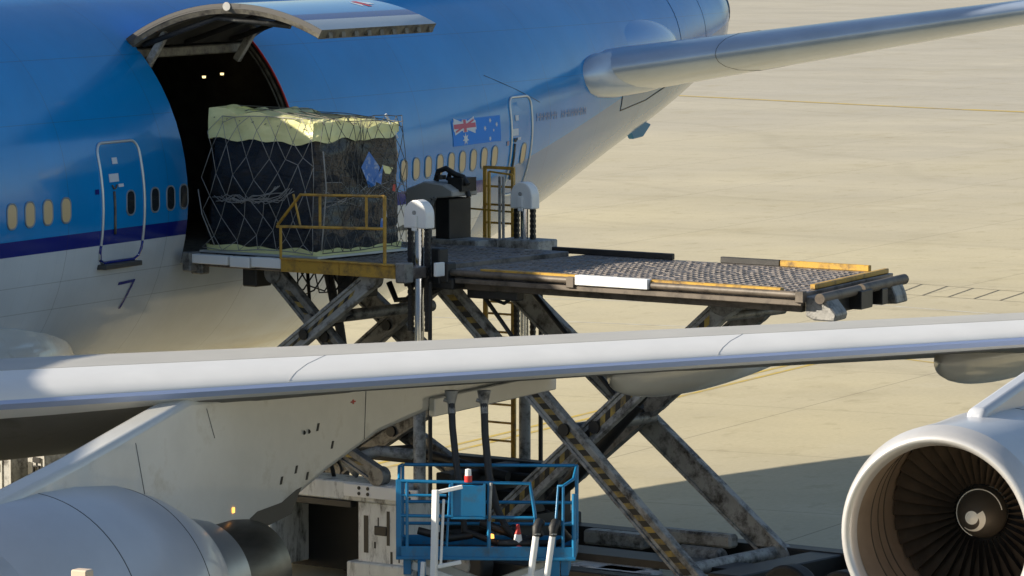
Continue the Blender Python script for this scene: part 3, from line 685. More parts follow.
# details on the near pylon side
py = -11.7 - .203
m = MB(); m.box(-6.05, -2.15, py - .10, py, 3.86, 4.12); m.build('pylon_panel', M['white'], P2, bevel=.015)
m = MB(); m.prism([(-10.62, 2.9), (-10.0, 2.98), (-9.72, 3.30), (-9.85, 3.28), (-10.25, 3.16), (-10.9, 3.12), (-11.1, 3.05), (-11.1, 2.95)], lambda a, t, zz: (a, t, zz), py - .004, py + .05); m.build('heat_shield', M['heat'], P2)
m = MB()
for (a, z) in ((-9.3, 4.0), (-8.9, 3.72), (-9.9, 3.5), (-10.3, 3.4), (-9.6, 3.38)): m.prism([(a, z), (a + .05, z), (a + .09, z + .10), (a + .04, z + .10)], lambda q, t, zz: (q, t, zz), py - .004, py + .02)
for a in (-9.65, -9.52): m.lathe([(0, .001), (0, .03)], (a, py - .005, 4.02), 10)
m.build('drain_slot', M['black'], P2)
m = MB()
for (a0, z0, a1, z1) in ((-13.95, 4.35, -13.7, 3.55), (-7.9, 4.4, -7.95, 3.75), (-12.2, 4.6, -12.0, 4.2)): m.beam((a0, py - .002, z0), (a1, py - .002, z1), .004, .007, (0, 1, 0))
m.build('panel_seam', M['wingunder'], P2)
m = MB(); m.box(-8.33, -8.2, py - .004, py + .01, 4.28, 4.30); m.box(-8.28, -8.25, py - .005, py + .01, 4.26, 4.32); m.build('warning_mark', M['red'], P2)
m = MB(); m.box(-11.56, -11.51, py - .012, py, 3.18, 3.25); m.build('pylon_lamp', M['amber'], P2)

# ------------------------------------------------------------------ CARGO LOADER
UU = (-.191, -.9816); WW = (.9816, -.191); LO = (2.78, -3.48)
def T(a, b, z): return (LO[0] + a * UU[0] + b * WW[0], LO[1] + a * UU[1] + b * WW[1], z)
def T2(a, b, z): return T(a - .225 * b * max(0, (a - 4.6) / 6.9), b, z)
LD = thing('cargo_loader', T(6, 2, 0), 'tall grimy scissor lift cargo loader raised to the open aircraft door', 'loader')
def LBX(name, mat, *dims, bevel=.01, par=None, T_=None):
    r_ = None
    for d in dims:
        m = MB(); m.box(*d, T=T_ or T); o = m.build(name, mat, par or LD, bevel=bevel); r_ = r_ or o
    return r_
FP = LBX('front_platform', M['deck'], (.12, 4.55, -.75, 3.5, 5.06, 5.24))
LBX('side_beam', M['pwhite'], (.18, .95, -.93, -.76, 5.12, 5.27), (1.0, 1.42, -.93, -.76, 5.10, 5.27), (1.46, 2.08, -.93, -.76, 5.12, 5.28), par=FP)
LBX('side_beam', M['yellow'], (2.10, 3.3, -.95, -.76, 5.08, 5.30), (3.31, 4.45, -.95, -.76, 5.08, 5.30), (2.1, 4.45, -.99, -.95, 5.28, 5.31), par=FP)
LBX('hook', M['steel'], (.02, .2, -.98, -.7, 4.98, 5.3), (.05, .3, -.8, -.6, 4.93, 5.1), par=FP, bevel=.02)
LBX('corner_block', M['steel'], (4.47, 4.68, -.98, -.76, 5.02, 5.34), par=FP, bevel=.02)
def rollers(a0, a1, b0, b1, z, da=.17, db=.19, T=T):
    m = MB(); a = a0; row = 0
    while a < a1:
        b = b0 + (.095 if row % 2 else 0)
        while b < b1 - .1:
            h = .007 + random.uniform(-.004, .006)
            if random.random() < .9: m.box(a - .035, a + .035, b, b + .11, z, z + h, T=T)
            m.box(a - .06, a + .06, b + .12, b + .145, z, z + h * .7, T=T)
            b += db
        a += da; row += 1
    return m
rollers(.3, 4.5, -.6, 3.3, 5.24).build('roller_bed', M['roller'], FP)
MP = LBX('main_platform', M['deck'], (4.62, 11.5, .06, 3.86, 5.02, 5.17), T_=T2)
rollers(4.75, 11.45, .15, 3.75, 5.17, T=T2).build('roller_bed', M['roller'], MP)
m = MB(); m.tube([T2(4.85, -.02, 5.14), T2(7.2, -.02, 5.14)], .055, 10); m.tube([T2(8.75, -.02, 5.14), T2(11.45, -.02, 5.14)], .055, 10); m.build('guide_tube', M['tube'], MP, smooth=True, ang=40)
LBX('edge_beam', M['tube'], (4.7, 11.5, -.06, .05, 4.98, 5.06), (7.15, 7.3, -.1, .04, 5.03, 5.2), (11.4, 11.55, -.1, .04, 5.03, 5.2), (4.7, 11.4, .2, .35, 4.86, 5.0), (4.7, 11.4, 3.3, 3.5, 4.86, 5.0), par=MP, T_=T2)
LBX('edge_cover', M['pwhite'], (7.32, 8.7, -.1, .055, 5.08, 5.235), par=MP, T_=T2)
LBX('edge_stop', M['yellow'], (5.4, 7.3, .0, .14, 5.175, 5.225), par=MP, T_=T2); LBX('edge_stop', M['yellow'], (8.35, 11.1, .0, .14, 5.175, 5.225), par=MP, T_=T2)
LBX('edge_stop', M['black'], (3.95, 6.4, 3.82, 3.9, 5.17, 5.27), par=MP); LBX('edge_stop', M['black'], (7.35, 8.5, 3.82, 3.9, 5.17, 5.27), par=MP); LBX('edge_stop', M['yellow'], (8.51, 10.2, 3.82, 3.9, 5.17, 5.27), par=MP)
LBX('edge_stop', M['yellow'], (11.36, 11.46, .6, 3.75, 5.175, 5.25), par=MP, T_=T2)
m = MB(); m.tube([T2(11.8, .0, 5.10), T2(11.8, 1.62, 5.10)], .08, 12); m.tube([T2(11.8, 1.75, 5.10), T2(11.8, 3.70, 5.10)], .085, 12); m.build('end_roller', M['tube'], MP, smooth=True, ang=40)
m = MB()
m.prism([(11.5, 5.12), (11.5, 4.82), (11.65, 4.76), (12.02, 4.76), (12.05, 4.86), (11.85, 5.08)], lambda a, t, z: T2(a, t, z), .1, .62)
m.prism([(11.5, 5.12), (11.5, 4.82), (11.65, 4.76), (11.98, 4.78), (11.95, 4.9), (11.85, 5.08)], lambda a, t, z: T2(a, t, z), 3.0, 3.5); m.build('end_bracket', M['steel'], MP, bevel=.02)
LBX('end_beam', M['black'], (11.5, 11.72, .5, 3.5, 4.80, 5.08), (11.7, 11.95, 1.45, 1.95, 4.82, 5.1), (11.7, 11.9, 2.5, 2.75, 4.8, 5.05), par=MP, T_=T2)
def hpipe(mb, pts, r=.025): mb.tube([T(*p) for p in pts], r, 6)
m = MB(); B_ = -.92
hpipe(m, [(2.08, B_, 5.28), (2.08, B_, 5.80)]); hpipe(m, [(2.0, B_, 5.80), (4.22, B_, 5.86)]); hpipe(m, [(2.02, B_, 5.83), (2.50, B_, 6.33), (4.22, B_, 6.37)]); hpipe(m, [(4.22, B_, 5.28), (4.22, B_, 6.37)], .032)
hpipe(m, [(2.9, B_, 5.82), (2.9, B_, 6.33)]); hpipe(m, [(3.85, B_, 5.84), (3.85, B_, 6.35)]); hpipe(m, [(2.5, B_, 5.8), (2.35, B_, 6.33)], .018); m.build('handrail', M['yellow'], FP, smooth=True, ang=60)
# lift masts with chains and pulley covers
def mast(a, b, z0, zb):
    m = MB(); m.tube([T(a, b, z0), T(a, b, 5.86)], .075, 20); P = m.build('lift_mast', M['chrome'], LD, smooth=True, ang=40)
    m = MB(); m.tube([T(a, b, z0), T(a, b, 3.4)], .10, 20); m.build('mast_sleeve', M['steel_lt'], P, smooth=True, ang=40)
    poly = [(-.23, 5.84), (.23, 5.84)] + [(.23 * cos(t), 6.04 + .25 * sin(t)) for t in [pi * k / 14 for k in range(15)]]
    m = MB(); m.prism([(a + p[0], p[1]) for p in poly], lambda q, t, z: T(q, t, z), b - .11, b + .11); cv = m.build('pulley_cover', M['pwhite'], P, bevel=.02, seg=2)
    m = MB(); m.box(a - .05, a + .055, b - .15, b - .11, 5.86, 6.05, T=T); m.box(a - .05, a + .05, b - .14, b - .10, 5.8, 5.86, T=T); m.build('cover_clip', M['pwhite'], cv, bevel=.01)
    m = MB(); p_ = T(a, b - .155, 6.06)
    m.tube([T(a - .01, b - .125, 6.09), T(a - .01, b - .11, 6.09)], .035, 10); m.build('cover_bolt', M['steel_lt'], cv)
    for s in (-1, 1):
        m = MB(); zz = zb
        while zz < 5.84:
            m.box(a + s * .17 - .045, a + s * .17 + .045, b - .03, b + .03, zz, zz + .05, T=T); m.box(a + s * .17 - .028, a + s * .17 + .028, b - .04, b + .04, zz + .05, zz + .085, T=T); zz += .085
        m.build('lift_chain', M['black'], P)
mast(4.38, -.25, 1.5, 4.2); mast(3.03, 4.3, 1.3, 3.4)
LBX('mast_bracket', M['black'], (4.06, 4.24, -.14, .1, 4.95, 5.42), (4.52, 4.70, -.14, .1, 4.95, 5.52), (3.95, 4.95, -.12, .2, 4.88, 5.06), bevel=.02)
LBX('mast_bracket', M['black'], (4.7, 4.86, -.14, .1, 4.98, 5.3), bevel=.02)
LBX('mast_plate', M['pwhite'], (4.80, 4.86, -.42, -.2, 5.10, 5.32))
LBX('mast_bracket', M['steel_lt'], (2.62, 3.5, 4.05, 4.6, 5.06, 5.33), bevel=.02)
m = MB(); m.tube([T(4.62, -.28, 1.6), T(4.62, -.28, 5.0)], .035, 8); m.tube([T(3.35, 4.32, 1.3), T(3.35, 4.32, 5.1)], .04, 8); m.build('guide_chain', M['black'], LD)
# ladder
m = MB(); lb = 4.75
for a in (1.84, 2.44): m.beam(T(a, lb, 1.3), T(a, lb, 6.48), .06, .05, (1, 0, 0))
z = 1.5
while z < 6.5: m.beam(T(1.84, lb, z), T(2.44, lb, z), .035, .035); z += .31
m.beam(T(1.82, lb, 6.47), T(2.46, lb, 6.47), .05, .05); m.build('ladder', M['yellow'], LD)
m = MB(); lb = 4.6
for a in (1.98, 2.58): m.beam(T(a, lb, 1.3), T(a, lb, 4.2), .05, .05, (1, 0, 0))
for z in (4.2, 3.6, 3.0): m.beam(T(1.98, lb, z), T(2.58, lb, z), .035, .035)
m.build('ladder', M['yellow'], LD)
# operator console and seat
m = MB(); m.prism([(.95, 5.42), (.95, 6.12), (1.35, 6.26), (1.75, 6.22), (1.95, 6.12), (1.95, 6.02), (1.55, 5.98), (1.28, 5.42)], lambda a, t, z: T(a, t, z), 3.7, 4.4); CN = m.build('operator_console', M['wingtop'], LD, bevel=.02)
LBX('console_base', M['black'], (1.55, 1.85, 3.75, 4.35, 5.25, 5.98), par=CN)
LBX('console_foot', M['steel_lt'], (1.2, 2.45, 3.7, 4.4, 5.12, 5.30), par=CN)
m = MB(); m.beam(T(1.3, 3.68, 5.45), T(1.6, 3.68, 6.0), .05, .05, (1, 0, 0)); m.beam(T(1.5, 3.68, 5.3), T(1.5, 3.68, 5.98), .04, .04, (1, 0, 0)); m.build('console_strut', M['steel_lt'], CN)
m = MB(); m.tube([T(1.45, 3.9, 6.27), T(1.5, 3.9, 6.43), T(1.62, 3.95, 6.48), T(1.78, 4, 6.38), T(1.95, 4, 6.34), T(2.05, 4, 6.22)], .05, 8); m.tube([T(1.55, 4.1, 6.27), T(1.6, 4.1, 6.4), T(1.9, 4.1, 6.3), T(2.0, 4.1, 6.0)], .045, 8)
m.lathe([(0, .001), (.01, .1), (.08, .1), (.09, .001)], T(1.5, 3.95, 6.28), 12, 'z'); m.box(1.7, 2.0, 3.9, 4.3, 6.1, 6.33, T=T); m.build('control_lever', M['black'], CN, smooth=True, ang=50)
m = MB(); lb = 4.5
for a in (2.12,): m.beam(T(a, lb, 5.2), T(a, lb, 6.42), .04, .05, (1, 0, 0))
m.beam(T(2.12, lb, 6.42), T(2.62, lb, 6.38), .03, .03); m.beam(T(2.62, lb, 6.38), T(2.62, lb, 5.75), .04, .04, (1, 0, 0)); m.beam(T(1.5, lb, 5.78), T(2.62, lb, 5.75), .03, .03); m.build('gate_rail', M['yellow'], LD)
m = MB(); 
for a in (2.42, 2.5): m.beam(T(a, 4.4, 5.2), T(a, 4.4, 6.35), .035, .04, (1, 0, 0))
m.build('gate_rail', M['steel_lt'], LD)
# scissor arms
def arm(a0, z0, a1, z1, b, w=.30, t=.16, stripes=True, mat='steel', plate=True):
    p0 = Vector((a0, z0)); p1 = Vector((a1, z1)); d = (p1 - p0); L_ = d.length; d.normalize(); n = Vector((-d.y, d.x))
    def q(s, c, bb): r_ = p0 + d * s + n * c; return T(r_.x, bb, r_.y)
    m = MB()
    def bx(s0, s1, c0, c1, b0, b1):
        m.hexa([q(s0, c0, b0), q(s1, c0, b0), q(s1, c0, b1), q(s0, c0, b1), q(s0, c1, b0), q(s1, c1, b0), q(s1, c1, b1), q(s0, c1, b1)])
    bx(0, L_, -w / 2 + .05, w / 2 - .05, b - t / 2 + .03, b + t / 2 - .03); bx(-.05, L_ + .05, w / 2 - .05, w / 2, b - t / 2, b + t / 2); bx(-.05, L_ + .05, -w / 2, -w / 2 + .05, b - t / 2, b + t / 2)
    k = .4
    while k < L_ - .3:
        if random.random() < .5: bx(k, k + random.uniform(.05, .2), w / 2 - .005, w / 2 + .012, b - t / 2 + .01, b + t / 2 - .02)
        k += .35
    A = m.build('scissor_arm', M[mat], LD, bevel=.012)
    if stripes:
        m = MB(); s = .35; i = 0; bb = b - t / 2 + .03 - .006
        while s < L_ - .45:
            m.cm = i % 2; h = w / 2 - .115
            m.add([q(s, -h, bb), q(s + .13, -h, bb), q(s + .13 + .10, h, bb), q(s + .10, h, bb)], [(0, 1, 2, 3)]); s += .13; i += 1
        m.build('hazard_stripes', [M['hyellow'], M['black']], A, fix=False)
    for (s, rr) in ((0, w * .55), (L_, w * .55), (L_ / 2, w * .3)):
        m = MB(); c = p0 + d * s; m.tube([T(c.x, b - t / 2 - .02, c.y), T(c.x, b + t / 2 + .02, c.y)], rr, 16); m.build('pivot', M['black' if s == L_ / 2 else mat], A, smooth=True, ang=40)
    return A
MS = [(3.85, 4.92, 8.75, .62), (9.3, 4.8, 4.3, .62)]
arm(3.80, 4.95, 9.0, .38, .95, w=.34, mat='steel_lt'); arm(9.3, 4.80, 4.3, .62, 1.22, w=.34, mat='steel_lt')
arm(3.30, 4.72, 8.80, .55, 3.45, w=.40, stripes=False, mat='steel_lt'); arm(8.9, 4.80, 3.6, .62, 3.18, w=.36, stripes=False)
# front two-stage scissors
arm(1.55, 5.0, 3.7, 3.05, -.42, w=.30); arm(3.72, 5.02, 1.0, 3.1, -.62, w=.28, mat='steel_lt'); arm(1.0, 3.1, 3.7, 1.85, -.42, w=.28); arm(3.7, 3.05, 1.2, 1.75, -.62, w=.28, stripes=False)
arm(.1, 4.9, 2.9, 2.9, 2.75, w=.36, stripes=False); arm(2.9, 4.95, .2, 2.9, 2.5, w=.3, stripes=False); arm(.2, 2.9, 3.2, 1.35, 2.75, w=.34, stripes=False); arm(2.9, 2.9, .4, 1.4, 2.5, w=.3, stripes=False)
def cross(a, z, b0, b1, r=.07, name='cross_tube', mat='steel'):
    m = MB(); m.tube([T(a, b0, z), T(a, b1, z)], r, 12); m.build(name, M[mat], LD, smooth=True, ang=40)
cross(2.3, 4.28, -.5, 2.7, .10); cross(3.7, 3.05, -.5, 2.7); cross(1.0, 3.1, -.5, 2.6); cross(6.4, 2.65, 1.1, 3.3, .10); cross(8.72, .62, .9, 3.5, .11, mat='steel_lt'); cross(4.3, .65, 1.1, 3.3, .08); cross(3.8, 4.93, .9, 3.4, .08)
cross(9.0, 4.55, 1.2, 3.2, .07); cross(7.9, 3.7, 1.2, 3.2, .09)
m = MB(); m.tube([T(5.1, 2.2, 1.2), T(6.9, 2.2, 3.0)], .11, 14); m.tube([T(6.8, 2.2, 2.9), T(7.6, 2.2, 3.75)], .06, 14); m.tube([T(4.2, 2.6, 4.9), T(6.2, 2.6, 3.0)], .04, 10); m.build('hydraulic_ram', M['black'], LD, smooth=True, ang=40)
m = MB(); m.tube([T(1.3, 1.2, 4.9), T(1.55, 1.2, 4.0), T(1.7, 1.2, 3.4)], [.08, .08, .05], 12); m.tube([T(4.6, .9, 4.9), T(5.8, .9, 3.6)], .035, 8); m.build('hydraulic_ram', M['black'], LD, smooth=True, ang=40)
m = MB(); m.box(.9, 1.2, -.5, -.1, 4.75, 5.05, T=T); m.box(2.4, 2.7, .1, .8, 4.6, 5.05, T=T); m.box(4.9, 5.9, .3, .5, 4.72, 4.98, T=T); m.box(6.2, 7.2, .3, .5, 4.85, 4.98, T=T); m.build('valve_block', M['black'], LD, bevel=.02)
m = MB()
for k in range(7):
    a = 1.3 + .22 * k; m.tube([T(a, -.3 + .1 * (k % 3), 5.05), T(a + .1, -.2, 4.8 - .1 * (k % 3)), T(a + .35, -.1, 4.72), T(a + .5, 0, 5.0)], .014, 5)
m.tube([T(1.7, .2, 5), T(1.75, .2, 4.4), T(2.1, .3, 4.1), T(2.5, .4, 4.3)], .03, 6); m.tube([T(1.2, -.2, 2.1), T(1.3, -.2, 2.5), T(1.9, -.2, 2.6), T(2.4, -.2, 2.3), T(2.5, -.1, 1.7)], .035, 6)
m.tube([T(4.9, .5, 4.8), T(5.5, .5, 4.65), T(5.9, .5, 4.9)], .03, 6); m.tube([T(3.4, .2, 4.9), T(3.55, .2, 4.62), T(4.1, .2, 4.68), T(4.5, .2, 4.9)], .05, 6)
m.build('hydraulic_line', M['rubber'], LD, smooth=True)
# brackets under the main platform (right end)
m = MB(); m.prism([(8.9, 4.98), (9.6, 4.98), (9.5, 4.72), (9.3, 4.6), (9.1, 4.65)], lambda a, t, z: T(a, t, z), 1.1, 1.35); m.prism([(8.4, 4.98), (9.1, 4.98), (9.0, 4.72), (8.8, 4.6)], lambda a, t, z: T(a, t, z), 3.05, 3.3); m.build('arm_bracket', M['steel'], LD, bevel=.02)
# chassis
LBX('chassis', M['black'], (-.6, 13.2, .55, .95, .22, .50), (-.6, 13.2, 3.4, 3.8, .36, .72), (-.6, -.2, .55, 3.8, .4, .8), (12.9, 13.3, .55, 3.8, .4, .8), (4.2, 4.6, .5, 3.8, .42, .9), (9.4, 10, .55, 3.8, .4, .7), bevel=.02)
LBX('upper_beam', M['black'], (-.5, 4.6, 3.3, 3.6, 1.5, 1.72), (2.3, 4.6, 3.0, 3.2, 1.38, 1.55), (3.4, 3.7, 1.4, 3.6, .8, 1.7), (-.5, -.2, 3.0, 3.6, .7, 1.7), (4.3, 4.6, 3.2, 3.5, .7, 1.6), bevel=.02)
def T3(a, b, z): return T(a + .27, b, z)
FR = LBX('front_housing', M['dirtywhite'], (1.0, 3.95, -.5, 0.2, 1.42, 1.72), (.75, 1.2, -.48, .5, .2, 1.42), (3.0, 3.95, -.45, .5, .42, 1.42), (.2, .8, -.2, .6, .45, 1.6), bevel=.02, T_=T3)
LBX('cavity_shadow', M['dark'], (.85, 3.05, .5, .6, .1, 1.5), (1.2, 3.0, -.4, .6, 1.38, 1.42), par=FR, T_=T3, bevel=0)  # near-black sheets painting the shadow inside the housing opening
LBX('bumper', M['dirtywhite'], (2.9, 4.1, -.62, -.3, .12, .46), (.75, 1.05, -.62, -.4, .15, .75), par=FR, T_=T3, bevel=.02)
m = MB()
m.box(2.8, 4.3, -.56, -.52, 1.50, 1.70, T=T3); BP = m.build('bolted_plate', M['pwhite'], FR, bevel=.005)
m = MB()
for a in (3.12, 3.3):
    for z in (1.56, 1.65): m.tube([T3(a, -.57, z), T3(a, -.555, z)], .03, 10)
for a in (4.0, 4.15):
    for z in (1.56, 1.65): m.tube([T3(a, -.57, z), T3(a, -.555, z)], .025, 10)
m.build('bolt', M['black'], BP)
LBX('grime_streak', M['black'], (3.13, 3.22, -.456, -.44, .6, 1.2), (3.6, 3.66, -.456, -.44, .75, 1.3), (.92, .97, -.49, -.47, .6, 1.3), (1.03, 1.08, -.49, -.47, .9, 1.4), par=FR, T_=T3, bevel=0)
for k in range(14):
    a = random.choice([random.uniform(3.05, 3.9), random.uniform(.8, 1.15)]); z = random.uniform(.6, 1.3)
    LBX('grime_streak', M['black'], (a, a + random.uniform(.01, .05), (-.486 if a < 1.3 else -.456), (-.47 if a < 1.3 else -.44), z - random.uniform(.1, .4), z), par=FR, T_=T3, bevel=0)
LBX('step_box', M['black'], (1.25, 2.9, -.5, -.35, 1.3, 1.41), (3.35, 3.6, -.47, -.44, .9, 1.05), par=FR, T_=T3)
for (a, b) in ((2.2, .85), (4.9, .25), (10.9, .6), (11.9, .6), (10.9, 3.9), (11.9, 3.9), (1.4, 3.9)):
    m = MB(); m.tube([T(a, b - .16, .48), T(a, b + .16, .48)], .48, 28); Wh = m.build('wheel', M['rubber'], LD, bevel=.05, seg=3, smooth=True, ang=40)
    m = MB(); m.tube([T(a, b - .175, .48), T(a, b + .175, .48)], .24, 20); m.build('wheel_rim', M['steel_lt'], Wh, bevel=.02)
m = MB(); m.tube([T(7.15, 3.0, .50), T(8.0, 3.0, .50)], .17, 20); m.build('air_tank', M['steel_lt'], LD, bevel=.05, seg=2, smooth=True, ang=50)
LBX('side_box', M['steel_lt'], (6.6, 8.1, 3.05, 3.3, .66, .88), (5.2, 6.4, 3.0, 3.3, .5, .74), bevel=.04)
LBX('side_box', M['dirtywhite'], (6.3, 7.7, 1.0, 1.7, .2, .50), (4.4, 4.75, .4, .8, .1, .7), (6.9, 8, .8, 1.4, .25, .5), bevel=.04)
m = MB(); m.tube([T(2.9, -.3, 2.02), T(3.1, -.3, 1.85), T(3.15, -.3, 2.1), T(3.5, -.2, 2.22), T(4.1, -.1, 2.2)], .09, 10); m.build('exhaust_pipe', M['steel_lt'], LD, smooth=True)
m = MB(); m.box(-.2, 4.6, 1.0, 3.2, .78, .98, T=T); m.box(4.6, 10, 1.5, 2.2, .5, .62, T=T); m.build('chassis_deck', M['black'], LD)
m = MB(); m.tube([T(-.3, 2.2, 1.5), T(.6, 2.2, 1.7), T(2.2, 2.2, 1.9), T(4.2, 2.3, 1.6)], .09, 8); m.tube([T(3.3, 3, 1.2), T(4.4, 3, 1.35), T(4.5, 3, .9)], .05, 8); m.box(3.2, 4.5, 2.6, 2.9, 1.0, 1.3, T=T); m.build('pipework', M['black'], LD, smooth=True, ang=50)

# ------------------------------------------------------------------ NETTED CARGO PALLET
A0, A1, B0, B1, ZP, ZT = .12, 2.48, -.50, 1.72, 5.30, 7.60
CP = thing('cargo_pallet', T(1.3, .7, 5.28), 'netted pallet stack of black wrapped freight under a pale yellow sheet on the loader', 'cargo pallet')
LBX('pallet_base', M['silver'], (A0 - .06, A1 + .08, B0 - .08, B1 + .1, 5.275, 5.31), par=CP, bevel=0)
def nz(a, b, z, sc=1.5, amp=.04): return mnoise.noise(Vector((a * sc, b * sc, z * sc))) * amp
def shell(mb, grow, z0f, z1, na=36, nz_=26, top=True, amp=.05, sc=1.5, rnd=.12, tops=None, hemf=None, lean=0.):
    # full loop round the load, then a lid
    per = []
    def side(p, q, n):
        for k in range(n): t = k / n; per.append((p[0] + (q[0] - p[0]) * t, p[1] + (q[1] - p[1]) * t))
    a0, a1, b0, b1 = A0 - grow, A1 + grow, B0 - grow, B1 + grow
    side((a0, b0), (a1, b0), na); side((a1, b0), (a1, b1), na); side((a1, b1), (a0, b1), na); side((a0, b1), (a0, b0), na)
    n = len(per); ca, cb = (a0 + a1) / 2, (b0 + b1) / 2; vs = []
    for j in range(nz_ + 1):
        for (a, b) in per:
            zb = hemf(a, b) if hemf else z0f; zt = tops(a, b) if tops else z1
            z = zb + (zt - zb) * j / nz_; d = nz(a, b, z, sc, amp) + nz(a + 9, b, z * 3, sc * 2, amp * .5)
            da = max(0, abs(a - ca) - (a1 - a0) / 2 + rnd) / rnd; db = max(0, abs(b - cb) - (b1 - b0) / 2 + rnd) / rnd
            kk = .35 * rnd * (da * db)
            sh = .10 * max(0, (z - 6.6)) * (1 if tops else .6)
            a2 = a + (1 if a > ca else -1) * (d * (da > 0) - kk - sh * da * .9); b2 = b + (1 if b > cb else -1) * (d * (db > 0) - kk - sh * db * .6)
            if lean and a < ca: a2 += lean * da * max(0, (z - 7.05)) / .55 * (1 if b < cb else .6)
            vs.append(T(a2, b2, z))
    fs = [(j * n + k, j * n + (k + 1) % n, (j + 1) * n + (k + 1) % n, (j + 1) * n + k) for j in range(nz_) for k in range(n)]
    mb.add(vs, fs)
    if top:
        base = [vs[nz_ * n + k] for k in range(n)]; c = T(ca, cb, (tops(ca, cb) if tops else z1) + .02); lids = []
        for t in (.25, .5, .75):
            for k in range(n):
                a, b = per[k]; a_ = a + (ca - a) * t; b_ = b + (cb - b) * t; zz = (tops(a_, b_) if tops else z1) + nz(a_, b_, 3, 2, .08)
                lids.append(T(a_, b_, zz))
        o = [base, lids[:n], lids[n:2 * n], lids[2 * n:]]; al = base + lids + [c]; f2 = []
        for j in range(3):
            for k in range(n): f2.append((j * n + k, j * n + (k + 1) % n, (j + 1) * n + (k + 1) % n, (j + 1) * n + k))
        f2 += [(3 * n + k, 3 * n + (k + 1) % n, 4 * n) for k in range(n)]
        mb.add(al, f2)
TOPZ = lambda a, b: 7.57 - .10 * max(0, min(1, (b - .0) * 1.2)) - .09 * max(0, (a - 1.2)) + (.06 if a < .7 else 0) + nz(a, b, 0, 2, .09)
mb = MB(); shell(mb, -.01, ZP + .01, 7.24, amp=.055); o = mb.build('wrapped_freight', [M['wrap'], M['wrap2']], CP, smooth=True)
for p in o.data.polygons:                      # the port side takes the greyer wrap
    c = p.center + ORG[CP.name]; da = (c.x - LO[0]) * UU[0] + (c.y - LO[1]) * UU[1]
    if da > A1 - .10: p.material_index = 1
mb = MB(); shell(mb, .045, 0, 0, na=20, nz_=7, amp=.045, sc=1.5, lean=.30, tops=TOPZ, hemf=lambda a, b: 7.13 + nz(a * 2, b * 2, 0, 1.1, .10) + (.05 if b > .6 else 0)); mb.build('yellow_sheet', M['ysheet'], CP)
mb = MB(); shell(mb, .03, 0, 0, nz_=3, top=False, amp=.03, tops=lambda a, b: 5.40 + nz(a * 2, b * 2, 1, 1.5, .07), hemf=lambda a, b: 5.312); mb.build('base_sheet', M['ysheet'], CP, smooth=True)
# net
def face_pt(u_, z, side, off=.10):
    j = mnoise.noise(Vector((u_ * 2.3, z * 1.3, side * 7))) * .34 + mnoise.noise(Vector((u_ * 9, z * 5, side * 3))) * .05; j2 = mnoise.noise(Vector((u_ * 2.3 + 5, z * 1.3, side * 7))) * .34 + mnoise.noise(Vector((u_ * 9, z * 5, 8))) * .05
    e_ = min(1, 4 * (u_) * (1 - u_) + .15); j *= e_; j2 *= min(1, (z - 5.3) * 3, max(0, 7.6 - z) * 3)
    sh = .10 * max(0, (z - 6.6))
    if side == 0: return T(A0 + .02 + (A1 - A0 - sh - .02) * u_ + j + .32 * (1 - u_) ** 2 * max(0, z - 7.05) / .55, B0 - off + sh * .6, z + j2)
    if side == 1: return T(A1 + off - sh * .9, B0 + .03 + (B1 - B0 - .06) * u_ + j, z + j2)
def rope(mb, P, r=.0085, seg=.22):
    pts = [Vector(P[0])]
    for a, b in zip(P, P[1:]):
        a = Vector(a); b = Vector(b); n = max(1, int((b - a).length / seg))
        for k in range(1, n + 1): pts.append(a.lerp(b, k / n))
    mb.tube(pts, r, 5)
for side in (0, 1):
    mb = MB(); N_ = 9 if side == 0 else 8; H = 7.58; Zb = 5.36
    rows = 7 if side == 0 else 9; cols = 6 if side == 0 else 9
    P = {}
    for i in range(rows + 1):
        for j in range(cols + 1): P[i, j] = face_pt(min(1, max(0, (j + (.5 if i % 2 else 0)) / cols)), Zb + (H - .08 - Zb) * i / rows, side)
    for i in range(rows):
        for j in range(cols + 1):
            for dj in ((0, -1) if i % 2 == 0 else (0, 1)):
                k = j + dj
                if 0 <= k <= cols: rope(mb, [P[i, j], P[i + 1, k]], .0055 if side == 0 else .006)
    rope(mb, [P[0, j] for j in range(cols + 1)], .008); rope(mb, [P[rows, j] for j in range(cols + 1)], .007)
    mb.build('cargo_net', M['net'] if side == 0 else M['netd'], CP, smooth=True)
mb = MB()
for k in range(8):
    a = A0 + .1 + k * .27; rope(mb, [T(a + .12, B0 - .03, 7.48 - .04 * k * .5), T(a + .15, B0 + .5, TOPZ(a, .2) + .02), T(a + .3, B1 - .3, TOPZ(a, 1.6) + .02), T(a + .35, B1, 7.3)], .007)
for k in range(6):
    b = B0 + .2 + k * .4; rope(mb, [T(A0 + .35, b, 7.5), T(1.3, b, TOPZ(1.3, b) + .03), T(A1 - .05, b, TOPZ(A1, b) + .01), T(A1 + .02, b, 7.4)], .007)
mb.build('cargo_net', M['netd'], CP, smooth=True)
mb = MB(); random.seed(3)
for k in range(9):
    z = 6.22 + .3 * sin(k * .7) * .3; P = []
    a = .35 + .05 * k
    for i in range(9): P.append(T(a + i * .17, B0 - .09 - .03 * random.random(), 6.18 + random.uniform(-.07, .07) + .32 * max(0, (i - 5) / 4) ** 2))
    mb.tube(P, .007, 4)
for k in range(5):
    P = []
    for i in range(6): P.append(T(A1 + .09, B0 + .1 + i * .42 + random.uniform(-.05, .05), 6.25 + random.uniform(-.2, .25)))
    mb.tube(P, .006, 4)
rope(mb, [T(.05, -.6, 6.3), T(.15, -.62, 5.9), T(.4, -.6, 5.4)], .01); rope(mb, [T(A1 + .1, B0 + .05, 7.0), T(A1 + .12, B0 + .1, 6.4), T(A1 + .1, B0 + .0, 5.4)], .012)
mb.build('loose_rope', M['net'], CP, smooth=True)
